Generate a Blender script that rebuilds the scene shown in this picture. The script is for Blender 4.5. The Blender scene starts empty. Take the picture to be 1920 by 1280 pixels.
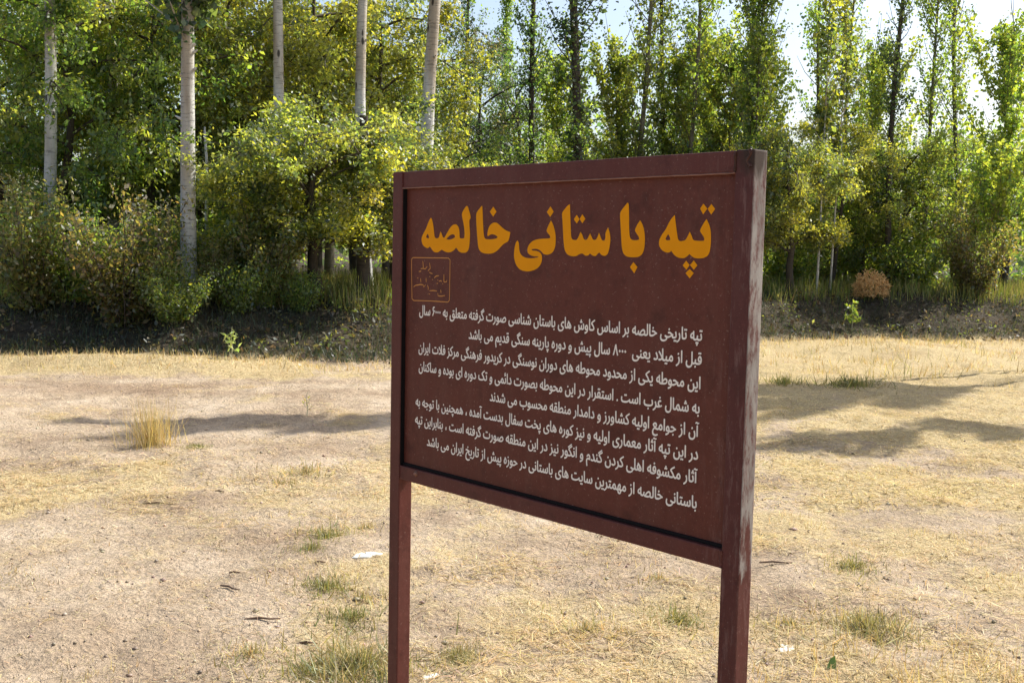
import bpy, math, random
import numpy as np
from mathutils import Matrix, Vector
from mathutils.geometry import tessellate_polygon, delaunay_2d_cdt

# ------------------------------------------------------------------ camera, sky, sun, exposure
scn = bpy.context.scene
COL = scn.collection
EYE = 1.50
PITCH, ROLL = 0.08285, 0.02006
cd = bpy.data.cameras.new('camera')
cam = bpy.data.objects.new('camera', cd)
COL.objects.link(cam)
cd.sensor_fit = 'HORIZONTAL'
cd.sensor_width = 36.0
cd.lens = 2070.0 / 1920.0 * 36.0
cd.clip_start, cd.clip_end = 0.05, 6000.0
_r, _u, _f = Vector((1, 0, 0)), Vector((0, math.sin(PITCH), math.cos(PITCH))), Vector((0, math.cos(PITCH), -math.sin(PITCH)))
_r2 = _r * math.cos(ROLL) + _u * math.sin(ROLL)
_u2 = _u * math.cos(ROLL) - _r * math.sin(ROLL)
M = Matrix.Identity(4)
for i in range(3):
    M[i][0], M[i][1], M[i][2] = _r2[i], _u2[i], -_f[i]
M[2][3] = EYE
cam.matrix_world = M
scn.camera = cam

SUN_AZ, SUN_EL = math.radians(60), math.radians(46)      # azimuth from +Y towards +X
w = bpy.data.worlds.new('World')
scn.world = w
w.use_nodes = True
nt = w.node_tree
nt.nodes.clear()
sky = nt.nodes.new('ShaderNodeTexSky')
sky.sky_type = 'NISHITA'
sky.sun_disc = False
sky.sun_elevation = SUN_EL
sky.sun_rotation = SUN_AZ
sky.dust_density = 3.0
sky.air_density = 1.0
bg = nt.nodes.new('ShaderNodeBackground')
bg.inputs['Strength'].default_value = 0.13
wo = nt.nodes.new('ShaderNodeOutputWorld')
nt.links.new(sky.outputs[0], bg.inputs['Color'])
nt.links.new(bg.outputs[0], wo.inputs['Surface'])
sl = bpy.data.lights.new('sun', 'SUN')
sl.energy = 5.0
sl.angle = math.radians(0.53)
sl.color = (1.0, 0.95, 0.86)
sun = bpy.data.objects.new('sun', sl)
COL.objects.link(sun)
_sd = Vector((math.sin(SUN_AZ) * math.cos(SUN_EL), math.cos(SUN_AZ) * math.cos(SUN_EL), math.sin(SUN_EL)))
sun.rotation_euler = _sd.to_track_quat('Z', 'Y').to_euler()
sun.location = (0, 0, 30)
scn.view_settings.view_transform = 'Standard'
scn.view_settings.look = 'None'
scn.view_settings.gamma = 1.0
scn.view_settings.use_curve_mapping = False
scn.view_settings.exposure = 0.72
scn.cycles.max_bounces = 7
scn.cycles.diffuse_bounces = 4
scn.cycles.transmission_bounces = 5
scn.cycles.transparent_max_bounces = 4

R = np.random.default_rng(11)
random.seed(5)

# ------------------------------------------------------------------ helpers
def mesh_np(name, V, F, mats, col=None, smooth=False):
    """V (n,3), F (m,k) equal-sided faces -> mesh; col (n,3) base colour of each vertex."""
    me = bpy.data.meshes.new(name)
    V = np.asarray(V, dtype=np.float32)
    F = np.asarray(F, dtype=np.int32)
    k = F.shape[1]
    me.vertices.add(len(V)); me.vertices.foreach_set('co', V.ravel())
    me.loops.add(F.size); me.loops.foreach_set('vertex_index', F.ravel())
    me.polygons.add(len(F))
    me.polygons.foreach_set('loop_start', np.arange(0, F.size, k, dtype=np.int32))
    me.polygons.foreach_set('loop_total', np.full(len(F), k, dtype=np.int32))
    if smooth:
        me.polygons.foreach_set('use_smooth', np.ones(len(F), dtype=bool))
    if col is not None:
        a = me.attributes.new('tone', 'FLOAT_COLOR', 'POINT')
        c = np.ones((len(V), 4), dtype=np.float32); c[:, :3] = col
        a.data.foreach_set('color', c.ravel())
    me.update(calc_edges=True)
    for m in (mats if isinstance(mats, (list, tuple)) else [mats]):
        me.materials.append(m)
    return me

def put(name, me, parent=None, loc=(0, 0, 0), rot=(0, 0, 0), kind=None, label=None, cat=None, group=None):
    o = bpy.data.objects.new(name, me)
    COL.objects.link(o)
    o.location = loc; o.rotation_euler = rot
    if parent: o.parent = parent
    for k, v in (('kind', kind), ('label', label), ('category', cat), ('group', group)):
        if v: o[k] = v
    return o

def fit(v, a, b):
    t = np.clip((v - a) / (b - a), 0, 1)
    return t * t * (3 - 2 * t)

_ph = R.uniform(0, 6.28, (40, 2)); _dr = R.normal(0, 1, (40, 2)); _dr /= np.linalg.norm(_dr, axis=1)[:, None]
def wave(x, y, s, n=7, o=0):
    """smooth 2-D noise, about -1..1, feature size s metres"""
    v = 0
    for i in range(n):
        j = (i + o) % 40
        k = 6.283 / s * (0.6 + 0.16 * ((i * 7 + o) % 6))
        v = v + np.sin((x * _dr[j, 0] + y * _dr[j, 1]) * k + _ph[j, 0] + 1.3 * np.sin((x * _dr[j, 1] - y * _dr[j, 0]) * k * 0.6 + _ph[j, 1]))
    return v / math.sqrt(n) * 0.75

def bank_y(x):
    return 13.75 + 6.5 * fit(x, -3.0, 7.5) + 0.25 * wave(x, x * 0, 3.1, 5, 3) + 0.10 * wave(x, x * 0, 0.7, 5, 12)

def height(x, y):
    d = y - bank_y(x)
    b = 0.74 * fit(d, 0.0, 2.9)
    z = b + 0.03 * wave(x, y, 3.5, 7, 1) + 0.014 * wave(x, y, 0.9, 7, 9) + 0.012 * wave(x, y, 0.33, 7, 17)
    z = z + 0.13 * np.exp(-((x + 5.0) / 1.6) ** 2 - ((y - 13.4) / 0.55) ** 2)      # straw heap edge at the left
    z = z + 0.16 * np.exp(-((x - 6.4) / 1.1) ** 2 - ((y - 17.0) / 1.3) ** 2)
    z = z * fit(y, -30, -5) + 0 * x
    far = np.maximum(np.abs(x), np.abs(y))
    return np.where(far > 80, z * 0 + b, z) if isinstance(z, np.ndarray) else z

def H(x, y):
    return float(height(np.array([x]), np.array([y]))[0])

# ------------------------------------------------------------------ materials
def mat(name):
    m = bpy.data.materials.new(name); m.use_nodes = True
    nt = m.node_tree; nt.nodes.clear()
    out = nt.nodes.new('ShaderNodeOutputMaterial')
    return m, nt, out
def N(nt, t, **kw):
    n = nt.nodes.new(t)
    for k, v in kw.items():
        if k.startswith('_'): setattr(n, k[1:], v)
        else: n.inputs[k.replace('__', ' ')].default_value = v
    return n
def L(nt, a, b): nt.links.new(a, b)
def noise(nt, vec, scale, detail=4, rough=0.55, dist=0.0):
    n = N(nt, 'ShaderNodeTexNoise'); n.inputs['Scale'].default_value = scale
    n.inputs['Detail'].default_value = detail; n.inputs['Roughness'].default_value = rough
    n.inputs['Distortion'].default_value = dist
    L(nt, vec, n.inputs['Vector']); return n.outputs['Fac']
def ramp(nt, fac, pts):
    n = N(nt, 'ShaderNodeValToRGB')
    e = n.color_ramp.elements
    while len(e) < len(pts): e.new(0.5)
    for el, (p, c) in zip(e, pts):
        el.position = p
        el.color = (*c, 1) if isinstance(c, (tuple, list)) else (c, c, c, 1)
    L(nt, fac, n.inputs['Fac']); return n.outputs['Color']
def mix(nt, fac, a, b, mode='MIX'):
    n = N(nt, 'ShaderNodeMix', _data_type='RGBA', _blend_type=mode)
    for s, v in (('Factor', fac), ('A', a), ('B', b)):
        i = n.inputs[0] if s == 'Factor' else n.inputs[6 if s == 'A' else 7]
        if isinstance(v, (int, float)): i.default_value = v
        elif isinstance(v, tuple): i.default_value = (*v, 1)
        else: L(nt, v, i)
    return n.outputs[2]
def math_(nt, op, a, b=0.0):
    n = N(nt, 'ShaderNodeMath', _operation=op)
    for i, v in enumerate((a, b)):
        if isinstance(v, (int, float)): n.inputs[i].default_value = v
        else: L(nt, v, n.inputs[i])
    return n.outputs[0]
def bump(nt, h, strength, dist):
    n = N(nt, 'ShaderNodeBump'); n.inputs['Strength'].default_value = strength; n.inputs['Distance'].default_value = dist
    L(nt, h, n.inputs['Height']); return n.outputs[0]
def scaled(nt, vec, s):
    n = N(nt, 'ShaderNodeMapping'); n.inputs['Scale'].default_value = s; L(nt, vec, n.inputs['Vector']); return n.outputs[0]
def tone_at(nt):
    a = N(nt, 'ShaderNodeAttribute'); a.attribute_name = 'tone'; return a.outputs['Color']

def leaf_mat(name, trans=0.5, warm=(1.0, 1.0, 0.55), gloss=0.05, vary=0.12):
    m, nt, out = mat(name)
    c = tone_at(nt)
    oi = N(nt, 'ShaderNodeObjectInfo')
    hs = N(nt, 'ShaderNodeHueSaturation')
    L(nt, math_(nt, 'ADD', math_(nt, 'MULTIPLY', oi.outputs['Random'], vary * 0.18), 0.5 - vary * 0.12), hs.inputs['Hue'])
    L(nt, math_(nt, 'ADD', math_(nt, 'MULTIPLY', oi.outputs['Random'], vary * 2), 1 - vary), hs.inputs['Value'])
    L(nt, c, hs.inputs['Color'])
    c = hs.outputs[0]
    d = N(nt, 'ShaderNodeBsdfDiffuse'); L(nt, c, d.inputs['Color'])
    t = N(nt, 'ShaderNodeBsdfTranslucent'); L(nt, mix(nt, 1.0, c, tuple(2.3 * v for v in warm), 'MULTIPLY'), t.inputs['Color'])
    s = N(nt, 'ShaderNodeMixShader'); s.inputs[0].default_value = trans
    L(nt, d.outputs[0], s.inputs[1]); L(nt, t.outputs[0], s.inputs[2])
    g = N(nt, 'ShaderNodeBsdfGlossy'); g.inputs['Roughness'].default_value = 0.5; g.inputs['Color'].default_value = (0.9, 0.95, 1, 1)
    s2 = N(nt, 'ShaderNodeMixShader'); s2.inputs[0].default_value = gloss
    L(nt, s.outputs[0], s2.inputs[1]); L(nt, g.outputs[0], s2.inputs[2])
    L(nt, s2.outputs[0], out.inputs['Surface'])
    return m

def bark_mat(name, light, dark, eyes=0.0):
    m, nt, out = mat(name)
    tc = N(nt, 'ShaderNodeTexCoord').outputs['Object']
    a = noise(nt, scaled(nt, tc, (5, 5, 1.2)), 1.6, 6, 0.65)
    c = ramp(nt, a, [(0.3, dark), (0.5, tuple((p + q) / 2 for p, q in zip(light, dark))), (0.68, light)])
    b = noise(nt, scaled(nt, tc, (6, 6, 34)), 1.0, 5, 0.7)
    c = mix(nt, 0.75, c, ramp(nt, b, [(0.38, 0.35), (0.46, 1.0), (1, 1.0)]), 'MULTIPLY')
    if eyes:
        v = N(nt, 'ShaderNodeTexVoronoi'); v.inputs['Scale'].default_value = 1.0; v.inputs['Randomness'].default_value = 1.0
        L(nt, scaled(nt, tc, (7, 7, 2.6)), v.inputs['Vector'])
        c = mix(nt, eyes, c, ramp(nt, v.outputs['Distance'], [(0.13, (0.03, 0.024, 0.02)), (0.20, 1.0)]), 'MULTIPLY')
        big = noise(nt, scaled(nt, tc, (2.0, 2.0, 0.35)), 1.0, 3, 0.5)
        c = mix(nt, 1.0, c, ramp(nt, big, [(0.36, (0.66, 0.57, 0.47)), (0.5, (1, 1, 1))]), 'MULTIPLY')
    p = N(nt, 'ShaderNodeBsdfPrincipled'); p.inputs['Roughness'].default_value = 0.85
    L(nt, c, p.inputs['Base Color'])
    L(nt, bump(nt, math_(nt, 'ADD', a, b), 0.6, 0.02), p.inputs['Normal'])
    L(nt, p.outputs[0], out.inputs['Surface'])
    return m

LEAF_YEL = leaf_mat('yellow_green_leaf', 0.62, (1.14, 1.14, 0.52), 0.06, 0.10)
LEAF_GRN = leaf_mat('green_leaf', 0.58, (1.15, 1.25, 0.5), 0.05, 0.14)
GRASS_M = leaf_mat('dry_grass', 0.35, (0.75, 0.68, 0.45), 0.03, 0.0)
BARK_WHITE = bark_mat('poplar_bark', (0.60, 0.60, 0.57), (0.42, 0.41, 0.385), 0.9)
BARK_GREY = bark_mat('grey_green_bark', (0.20, 0.185, 0.13), (0.09, 0.08, 0.055), 0.4)
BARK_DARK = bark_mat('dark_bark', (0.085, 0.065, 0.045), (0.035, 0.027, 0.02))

def ground_mat():
    m, nt, out = mat('dry_soil')
    pos = N(nt, 'ShaderNodeNewGeometry').outputs['Position']
    t = tone_at(nt)
    sep = N(nt, 'ShaderNodeSeparateColor'); L(nt, t, sep.inputs[0])
    straw, litter, damp = sep.outputs[0], sep.outputs[1], sep.outputs[2]
    n1 = noise(nt, pos, 1.3, 8, 0.62); n2 = noise(nt, pos, 9.0, 8, 0.7); n3 = noise(nt, pos, 55.0, 5, 0.7)
    n4 = noise(nt, scaled(nt, pos, (1.0, 1.0, 0.4)), 150.0, 3, 0.6)
    soil = ramp(nt, n1, [(0.32, (0.30, 0.22, 0.15)), (0.5, (0.435, 0.34, 0.24)), (0.68, (0.53, 0.43, 0.32))])
    soil = mix(nt, 0.75, soil, ramp(nt, n2, [(0.3, 0.66), (0.52, 1.0), (0.7, 1.16)]), 'MULTIPLY')
    soil = mix(nt, 0.8, soil, ramp(nt, n3, [(0.32, 0.55), (0.5, 1.0), (0.66, 1.22)]), 'MULTIPLY')
    wv = noise(nt, scaled(nt, pos, (16, 60, 16)), 1.0, 5, 0.7, 1.6)
    wv2 = noise(nt, scaled(nt, pos, (75, 24, 30)), 1.0, 4, 0.7, 1.8)
    fib = mix(nt, 0.5, ramp(nt, wv, [(0.36, (0.22, 0.15, 0.07)), (0.5, (0.48, 0.375, 0.19)), (0.62, (0.64, 0.53, 0.31))]),
              ramp(nt, wv2, [(0.38, (0.22, 0.15, 0.07)), (0.5, (0.48, 0.375, 0.20)), (0.6, (0.65, 0.54, 0.32))]))
    f = math_(nt, 'ADD', straw, math_(nt, 'MULTIPLY', math_(nt, 'SUBTRACT', n2, 0.5), 1.6))
    f = ramp(nt, f, [(0.35, 0.0), (0.75, 0.9)])
    c = mix(nt, f, soil, fib)
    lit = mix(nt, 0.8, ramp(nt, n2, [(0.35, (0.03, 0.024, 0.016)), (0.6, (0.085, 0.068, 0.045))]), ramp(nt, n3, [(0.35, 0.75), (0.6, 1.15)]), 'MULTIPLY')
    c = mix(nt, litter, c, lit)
    c = mix(nt, damp, c, mix(nt, 1.0, c, (0.70, 0.64, 0.60), 'MULTIPLY'))
    p = N(nt, 'ShaderNodeBsdfPrincipled'); p.inputs['Roughness'].default_value = 0.95; p.inputs['Specular IOR Level'].default_value = 0.15
    L(nt, c, p.inputs['Base Color'])
    h = math_(nt, 'ADD', math_(nt, 'MULTIPLY', n2, 1.4), math_(nt, 'ADD', math_(nt, 'MULTIPLY', n3, 0.5), math_(nt, 'MULTIPLY', n4, 0.18)))
    h = math_(nt, 'ADD', h, math_(nt, 'MULTIPLY', wv, 0.25))
    h = math_(nt, 'ADD', h, math_(nt, 'MULTIPLY', noise(nt, pos, 22.0, 4, 0.6, 0.6), 0.9))
    L(nt, bump(nt, h, 0.9, 0.035), p.inputs['Normal'])
    L(nt, p.outputs[0], out.inputs['Surface'])
    return m

def paint_mat(name, base, worn=0.15, side=False):
    m, nt, out = mat(name)
    tc = N(nt, 'ShaderNodeTexCoord').outputs['Object']
    geo = N(nt, 'ShaderNodeNewGeometry')
    n1 = noise(nt, tc, 6, 6, 0.6); n2 = noise(nt, tc, 60, 5, 0.7); n3 = noise(nt, scaled(nt, tc, (1, 1, 0.25)), 22, 6, 0.65)
    c = mix(nt, n1, tuple(v * 0.8 for v in base), tuple(min(1, v * 1.22) for v in base))
    c = mix(nt, ramp(nt, n2, [(0.5, 0.0), (0.72, 0.30)]), c, tuple(v * 1.7 + 0.02 for v in base))
    chip = ramp(nt, n3, [(0.70 - worn * 0.3, 0.0), (0.76 - worn * 0.3, 1.0)])
    c = mix(nt, math_(nt, 'MULTIPLY', chip, 0.55 if worn > 0.1 else 0.15), c, (0.13, 0.075, 0.06))
    dust = noise(nt, scaled(nt, tc, (14, 14, 2.2)), 1.0, 6, 0.7)
    c = mix(nt, ramp(nt, dust, [(0.48, 0.0), (0.75, 0.16)]), c, (0.19, 0.11, 0.085))
    fleck = noise(nt, tc, 190, 2, 0.5)
    c = mix(nt, ramp(nt, fleck, [(0.66, 0.0), (0.72, 0.35)]), c, (0.30, 0.20, 0.17))
    xy = N(nt, 'ShaderNodeSeparateXYZ'); L(nt, tc, xy.inputs[0])
    scuff = noise(nt, scaled(nt, tc, (60, 60, 9)), 1.0, 5, 0.75)
    near = ramp(nt, math_(nt, 'ADD', xy.outputs[0], math_(nt, 'MULTIPLY', n1, 0.1)), [(0.50, 0.0), (0.60, 1.0)])
    c = mix(nt, math_(nt, 'MULTIPLY', near, ramp(nt, scuff, [(0.52, 0.0), (0.62, 0.4)])), c, (0.22, 0.13, 0.115))
    dk = noise(nt, tc, 13, 5, 0.7)
    c = mix(nt, ramp(nt, dk, [(0.30, 0.55), (0.45, 0.0)]), c, tuple(v * 0.45 for v in base))
    if side:
        # the outward side of this post has lost most of its paint: chalky grey, more of it towards the top
        s1 = N(nt, 'ShaderNodeSeparateXYZ'); L(nt, tc, s1.inputs[0])
        vt = N(nt, 'ShaderNodeVectorTransform', _vector_type='NORMAL', _convert_from='WORLD', _convert_to='OBJECT'); L(nt, geo.outputs['True Normal'], vt.inputs[0])
        s2 = N(nt, 'ShaderNodeSeparateXYZ'); L(nt, vt.outputs[0], s2.inputs[0])
        face = ramp(nt, s2.outputs[0], [(0.55, 0.0), (0.7, 1.0)])
        up = ramp(nt, math_(nt, 'ADD', s1.outputs[2], math_(nt, 'MULTIPLY', math_(nt, 'SUBTRACT', n3, 0.5), 1.1)), [(0.93, 0.0), (1.03, 0.9)])
        up = math_(nt, 'ADD', up, 0.0)
        grit = ramp(nt, noise(nt, scaled(nt, tc, (1, 1, 0.3)), 60, 8, 0.8), [(0.40, 0.05), (0.50, 0.75), (0.6, 1.0)])
        k = math_(nt, 'MULTIPLY', math_(nt, 'MULTIPLY', face, up), grit)
        g = ramp(nt, n3, [(0.35, (0.17, 0.155, 0.14)), (0.6, (0.31, 0.29, 0.265))])
        c = mix(nt, k, c, g)
        cz = N(nt, 'ShaderNodeVectorMath', _operation='DISTANCE'); L(nt, tc, cz.inputs[0]); cz.inputs[1].default_value = (0.570, 0.0, 1.690)
        cm_ = ramp(nt, math_(nt, 'ADD', math_(nt, 'MULTIPLY', cz.outputs['Value'], 6.0), math_(nt, 'MULTIPLY', n3, 0.5)), [(0.42, 0.95), (0.56, 0.0)])
        c = mix(nt, cm_, c, (0.035, 0.018, 0.010))
    p = N(nt, 'ShaderNodeBsdfPrincipled'); p.inputs['Roughness'].default_value = 0.55; p.inputs['Specular IOR Level'].default_value = 0.22
    L(nt, c, p.inputs['Base Color'])
    L(nt, math_(nt, 'ADD', math_(nt, 'MULTIPLY', n2, 0.3), 0.38), p.inputs['Roughness'])
    L(nt, bump(nt, math_(nt, 'ADD', n2, n3), 0.25, 0.002), p.inputs['Normal'])
    L(nt, p.outputs[0], out.inputs['Surface'])
    return m

def plain(name, c, rough=0.6, vary=0.12, scale=40, spec=0.3):
    m, nt, out = mat(name)
    tc = N(nt, 'ShaderNodeTexCoord').outputs['Object']
    n = noise(nt, tc, scale, 5, 0.6)
    cc = mix(nt, n, tuple(v * (1 - vary) for v in c), tuple(min(1, v * (1 + vary)) for v in c))
    p = N(nt, 'ShaderNodeBsdfPrincipled'); p.inputs['Roughness'].default_value = rough; p.inputs['Specular IOR Level'].default_value = spec
    L(nt, cc, p.inputs['Base Color']); L(nt, p.outputs[0], out.inputs['Surface'])
    return m

# ------------------------------------------------------------------ ground: one sheet to the horizon
def axis(a, b, step, far):
    core = np.arange(a, b + 1e-6, step)
    k, s, lo, hi = step, 1.16, [], []
    x = a
    while x > -far: k *= s; x -= k; lo.append(x)
    x, k = b, step
    while x < far: k *= s; x += k; hi.append(x)
    return np.array(lo[::-1] + list(core) + hi)

def zones(x, y):
    """straw, litter, damp: how much straw lies on the soil, where leaf litter lies, where the soil is browner"""
    n = wave(x, y, 2.6, 7, 5); n2 = wave(x, y, 0.8, 7, 21)
    s = 0.30 + 0.30 * n + 0.26 * n2
    s += 0.45 * fit(x, 0.3, 2.2) * fit(y, 4.2, 6.0)
    s += 0.30 * fit(-x, 0.0, 1.0) * fit(y, 4.2, 5.2) * (1 - fit(y, 7.0, 8.2))
    s += 0.75 * fit(y, 12.0, 13.0) * fit(-x, 1.8, 3.0)
    s += 0.35 * fit(y, 10.2, 11.2) * fit(x, -2.0, 0.5)
    s -= 0.30 * fit(-x, 0.4, 1.2) * fit(y, 8.0, 8.8) * (1 - fit(y, 11.6, 12.4))
    s += 0.30 * (1 - fit(y, 3.7, 4.2)) * fit(x, -0.9, -0.3)
    s -= 0.40 * fit(-x, 0.7, 1.2) * (1 - fit(y, 5.2, 6.0))
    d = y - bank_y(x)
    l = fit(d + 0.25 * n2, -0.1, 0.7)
    b = np.exp(-((y - 11.4 - 0.25 * (x + 4)) / 0.4) ** 2) * fit(-x, 2.6, 3.6) * 0.9
    b = b + 0.35 * fit(wave(x, y, 1.7, 7, 30), 0.3, 1.0)
    return np.clip(s, 0, 1), np.clip(l, 0, 1), np.clip(b, 0, 1)

SOIL = ground_mat()
gx, gy = axis(-14, 14, 0.08, 2500), axis(2.5, 25, 0.08, 2500)
X, Y = np.meshgrid(gx, gy)
Z = height(X, Y)
s_, l_, b_ = zones(X, Y)
nx, ny = len(gx), len(gy)
idx = np.arange(nx * ny).reshape(ny, nx)
F = np.stack([idx[:-1, :-1], idx[:-1, 1:], idx[1:, 1:], idx[1:, :-1]], -1).reshape(-1, 4)
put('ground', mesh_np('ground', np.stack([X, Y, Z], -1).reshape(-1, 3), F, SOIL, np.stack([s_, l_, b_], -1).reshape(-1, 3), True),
    kind='structure', label='dry bare soil strewn with cut straw, rising to a shaded bank')

# ------------------------------------------------------------------ leaves, blades, tubes
def pick(pal, n, rng):
    pal = np.array(pal)
    c = pal[rng.integers(0, len(pal), n)]
    return np.clip(c * rng.uniform(0.75, 1.3, (n, 1)) * rng.uniform(0.9, 1.1, (n, 3)), 0.004, 0.9)

def leaves(P, size, width, pal, rng, droop=0.4, tone=None):
    """one folded four-sided leaf at every point of P"""
    n = len(P)
    d = rng.normal(0, 1, (n, 3)); d[:, 2] -= droop; d /= np.linalg.norm(d, axis=1)[:, None]
    q = rng.normal(0, 1, (n, 3)); q = np.cross(d, q); q /= np.linalg.norm(q, axis=1)[:, None] + 1e-9
    up = np.cross(d, q)
    s = size * np.clip(rng.lognormal(-0.08, 0.33, (n, 1)), 0.4, 1.8); wd = s * width * rng.uniform(0.75, 1.2, (n, 1))
    a = P; t = P + d * s
    m = P + d * s * 0.45
    V = np.stack([a, m + q * wd / 2 + up * wd * 0.18, t, m - q * wd / 2 + up * wd * 0.18], 1).reshape(-1, 3)
    F = np.arange(n * 4).reshape(n, 4)
    c = pick(pal, n, rng) if tone is None else tone
    return V, F, np.repeat(c, 4, 0)

def blades(P, h, wd, pal, rng, lean=0.5, flat=False):
    """thin tapering blades (grass) or, with flat, straws lying on the ground"""
    n = len(P)
    az = rng.uniform(0, 2 * np.pi, n)
    hh = h * rng.uniform(0.5, 1.4, n)
    if flat:
        tl = rng.uniform(-0.05, 0.22, n)
        d = np.stack([np.cos(az), np.sin(az), tl], 1)
    else:
        ln = np.abs(rng.normal(0, lean, n))
        d = np.stack([np.cos(az) * ln, np.sin(az) * ln, np.ones(n)], 1)
    d /= np.linalg.norm(d, axis=1)[:, None]
    az2 = rng.uniform(0, 2 * np.pi, n) if not flat else az + np.pi / 2
    sd = np.stack([np.cos(az2), np.sin(az2), np.zeros(n)], 1) * (wd * rng.uniform(0.6, 1.4, n))[:, None] / 2
    t = P + d * hh[:, None]
    if not flat: t[:, 2] -= 0.12 * hh * rng.uniform(0, 1, n)
    k = 0.25 if not flat else 0.8
    V = np.stack([P - sd, P + sd, t + sd * k, t - sd * k], 1).reshape(-1, 3)
    F = np.arange(n * 4).reshape(n, 4)
    return V, F, np.repeat(pick(pal, n, rng), 4, 0)

def tube(path, rad, sides=7):
    path = np.asarray(path, float); n = len(path)
    rad = np.broadcast_to(np.asarray(rad, float), (n,))
    tg = np.gradient(path, axis=0); tg /= np.linalg.norm(tg, axis=1)[:, None] + 1e-9
    ref = np.array([1.0, 0.03, 0.02]) if abs(tg[:, 0]).mean() < 0.8 else np.array([0.02, 1.0, 0.03])
    a = np.cross(tg, ref); a /= np.linalg.norm(a, axis=1)[:, None]
    b = np.cross(tg, a)
    th = np.arange(sides) / sides * 2 * np.pi
    V = path[:, None] + rad[:, None, None] * (np.cos(th)[None, :, None] * a[:, None] + np.sin(th)[None, :, None] * b[:, None])
    V = V.reshape(-1, 3)
    F = []
    for i in range(n - 1):
        for j in range(sides):
            F.append((i * sides + j, i * sides + (j + 1) % sides, (i + 1) * sides + (j + 1) % sides, (i + 1) * sides + j))
    return V, np.array(F)

def join(parts):
    V, F, C, o = [], [], [], 0
    for p in parts:
        V.append(p[0]); F.append(p[1] + o); o += len(p[0])
        C.append(p[2] if len(p) > 2 else np.full((len(p[0]), 3), 0.2))
    return np.concatenate(V), np.concatenate(F), np.concatenate(C)

YEL = [(0.26, 0.25, 0.045), (0.22, 0.225, 0.045), (0.17, 0.20, 0.05), (0.29, 0.265, 0.035), (0.13, 0.165, 0.045), (0.09, 0.125, 0.04), (0.06, 0.085, 0.035), (0.19, 0.20, 0.06)]
OLV = [(0.14, 0.18, 0.045), (0.11, 0.15, 0.035), (0.075, 0.12, 0.035), (0.19, 0.20, 0.05), (0.21, 0.20, 0.045)]
GRN = [(0.115, 0.16, 0.04), (0.14, 0.185, 0.045), (0.085, 0.125, 0.035), (0.18, 0.21, 0.05), (0.07, 0.10, 0.035), (0.20, 0.20, 0.04)]
DRK = [(0.04, 0.07, 0.035), (0.03, 0.055, 0.03), (0.06, 0.085, 0.045), (0.05, 0.06, 0.045), (0.10, 0.12, 0.05)]
BRN = [(0.15, 0.11, 0.05), (0.13, 0.14, 0.045), (0.18, 0.14, 0.06), (0.10, 0.12, 0.04), (0.20, 0.17, 0.06)]

def broadleaf(seed, H_=5.0, r=1.9, low=1.2, pal=YEL, n=11000, size=0.11, leafm=None, barkm=None, trunk=0.09):
    """spreading small tree: trunk with limbs, leaves in clumps along the twigs"""
    rng = np.random.default_rng(seed)
    tp = [np.array([0, 0, -0.3])]
    k = 9
    drift = rng.normal(0, 0.05, (k, 2)).cumsum(0)
    for i in range(1, k): tp.append(np.array([drift[i, 0], drift[i, 1], -0.3 + (H_ * 0.85 + 0.3) * i / (k - 1)]))
    tp = np.array(tp)
    parts = [tube(tp, trunk * np.linspace(1.15, 0.25, k), 8)]
    tips, wt = [], []
    nl = 17
    for i in range(nl):
        t = 0.22 + 0.75 * (i + rng.uniform(0, 1)) / nl
        z0 = t * H_ * 0.85
        o = np.array([np.interp(z0, tp[:, 2], tp[:, 0]), np.interp(z0, tp[:, 2], tp[:, 1]), z0])
        az = i * 2.4 + rng.uniform(-0.4, 0.4)
        ln = r * rng.uniform(0.65, 1.1) * math.sqrt(max(0.12, 1 - ((z0 - H_ * 0.42) / (H_ * 0.62)) ** 2))
        rise = rng.uniform(0.15, 0.75) * ln
        q = np.linspace(0, 1, 6)[:, None]
        pth = o + q * np.array([math.cos(az) * ln, math.sin(az) * ln, 0]) + (q ** 0.8) * np.array([0, 0, rise]) - (q ** 3) * np.array([0, 0, 0.35 * ln])
        pth += rng.normal(0, 0.03, pth.shape) * q
        parts.append(tube(pth, trunk * 0.36 * np.linspace(1, 0.2, 6), 5))
        for j in range(9):
            s = rng.uniform(0.25, 1.0)
            b = pth[0] + (pth[-1] - pth[0]) * s; b[2] = np.interp(s, np.linspace(0, 1, 6), pth[:, 2])
            e = b + rng.normal(0, 1, 3) * np.array([0.42, 0.42, 0.30]) * r * 0.45
            e[2] = max(e[2], low * rng.uniform(0.6, 1.1))
            parts.append(tube(np.array([b, (b + e) / 2 + rng.normal(0, 0.03, 3), e]), np.array([0.010, 0.007, 0.003]), 3))
            tips.append((b, e)); wt.append(rng.uniform(0.3, 1.6))
    V, F, _ = join(parts)
    wt = np.array(wt) / sum(wt)
    ci = rng.choice(len(tips), n, p=wt)
    B_ = np.array([t[0] for t in tips]); E_ = np.array([t[1] for t in tips])
    s = rng.beta(2.2, 1.2, (n, 1))
    P = B_[ci] + (E_[ci] - B_[ci]) * s + rng.normal(0, 0.085, (n, 3)) * r / 1.6
    P[:, 2] = np.maximum(P[:, 2], 0.15)
    clump = rng.integers(0, len(pal), len(tips))
    pa = np.array(pal)
    c = np.where(rng.uniform(0, 1, (n, 1)) < 0.6, pa[clump[ci]], pa[rng.integers(0, len(pal), n)]) * rng.uniform(0.7, 1.3, (n, 1))
    lv = leaves(P, size, 0.5, pal, rng, 0.7, c)
    tm = mesh_np('trunk', V, F, barkm or BARK_DARK, None, True)
    cm = mesh_np('crown', *lv[:2], leafm or LEAF_YEL, lv[2])
    return tm, cm

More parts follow.
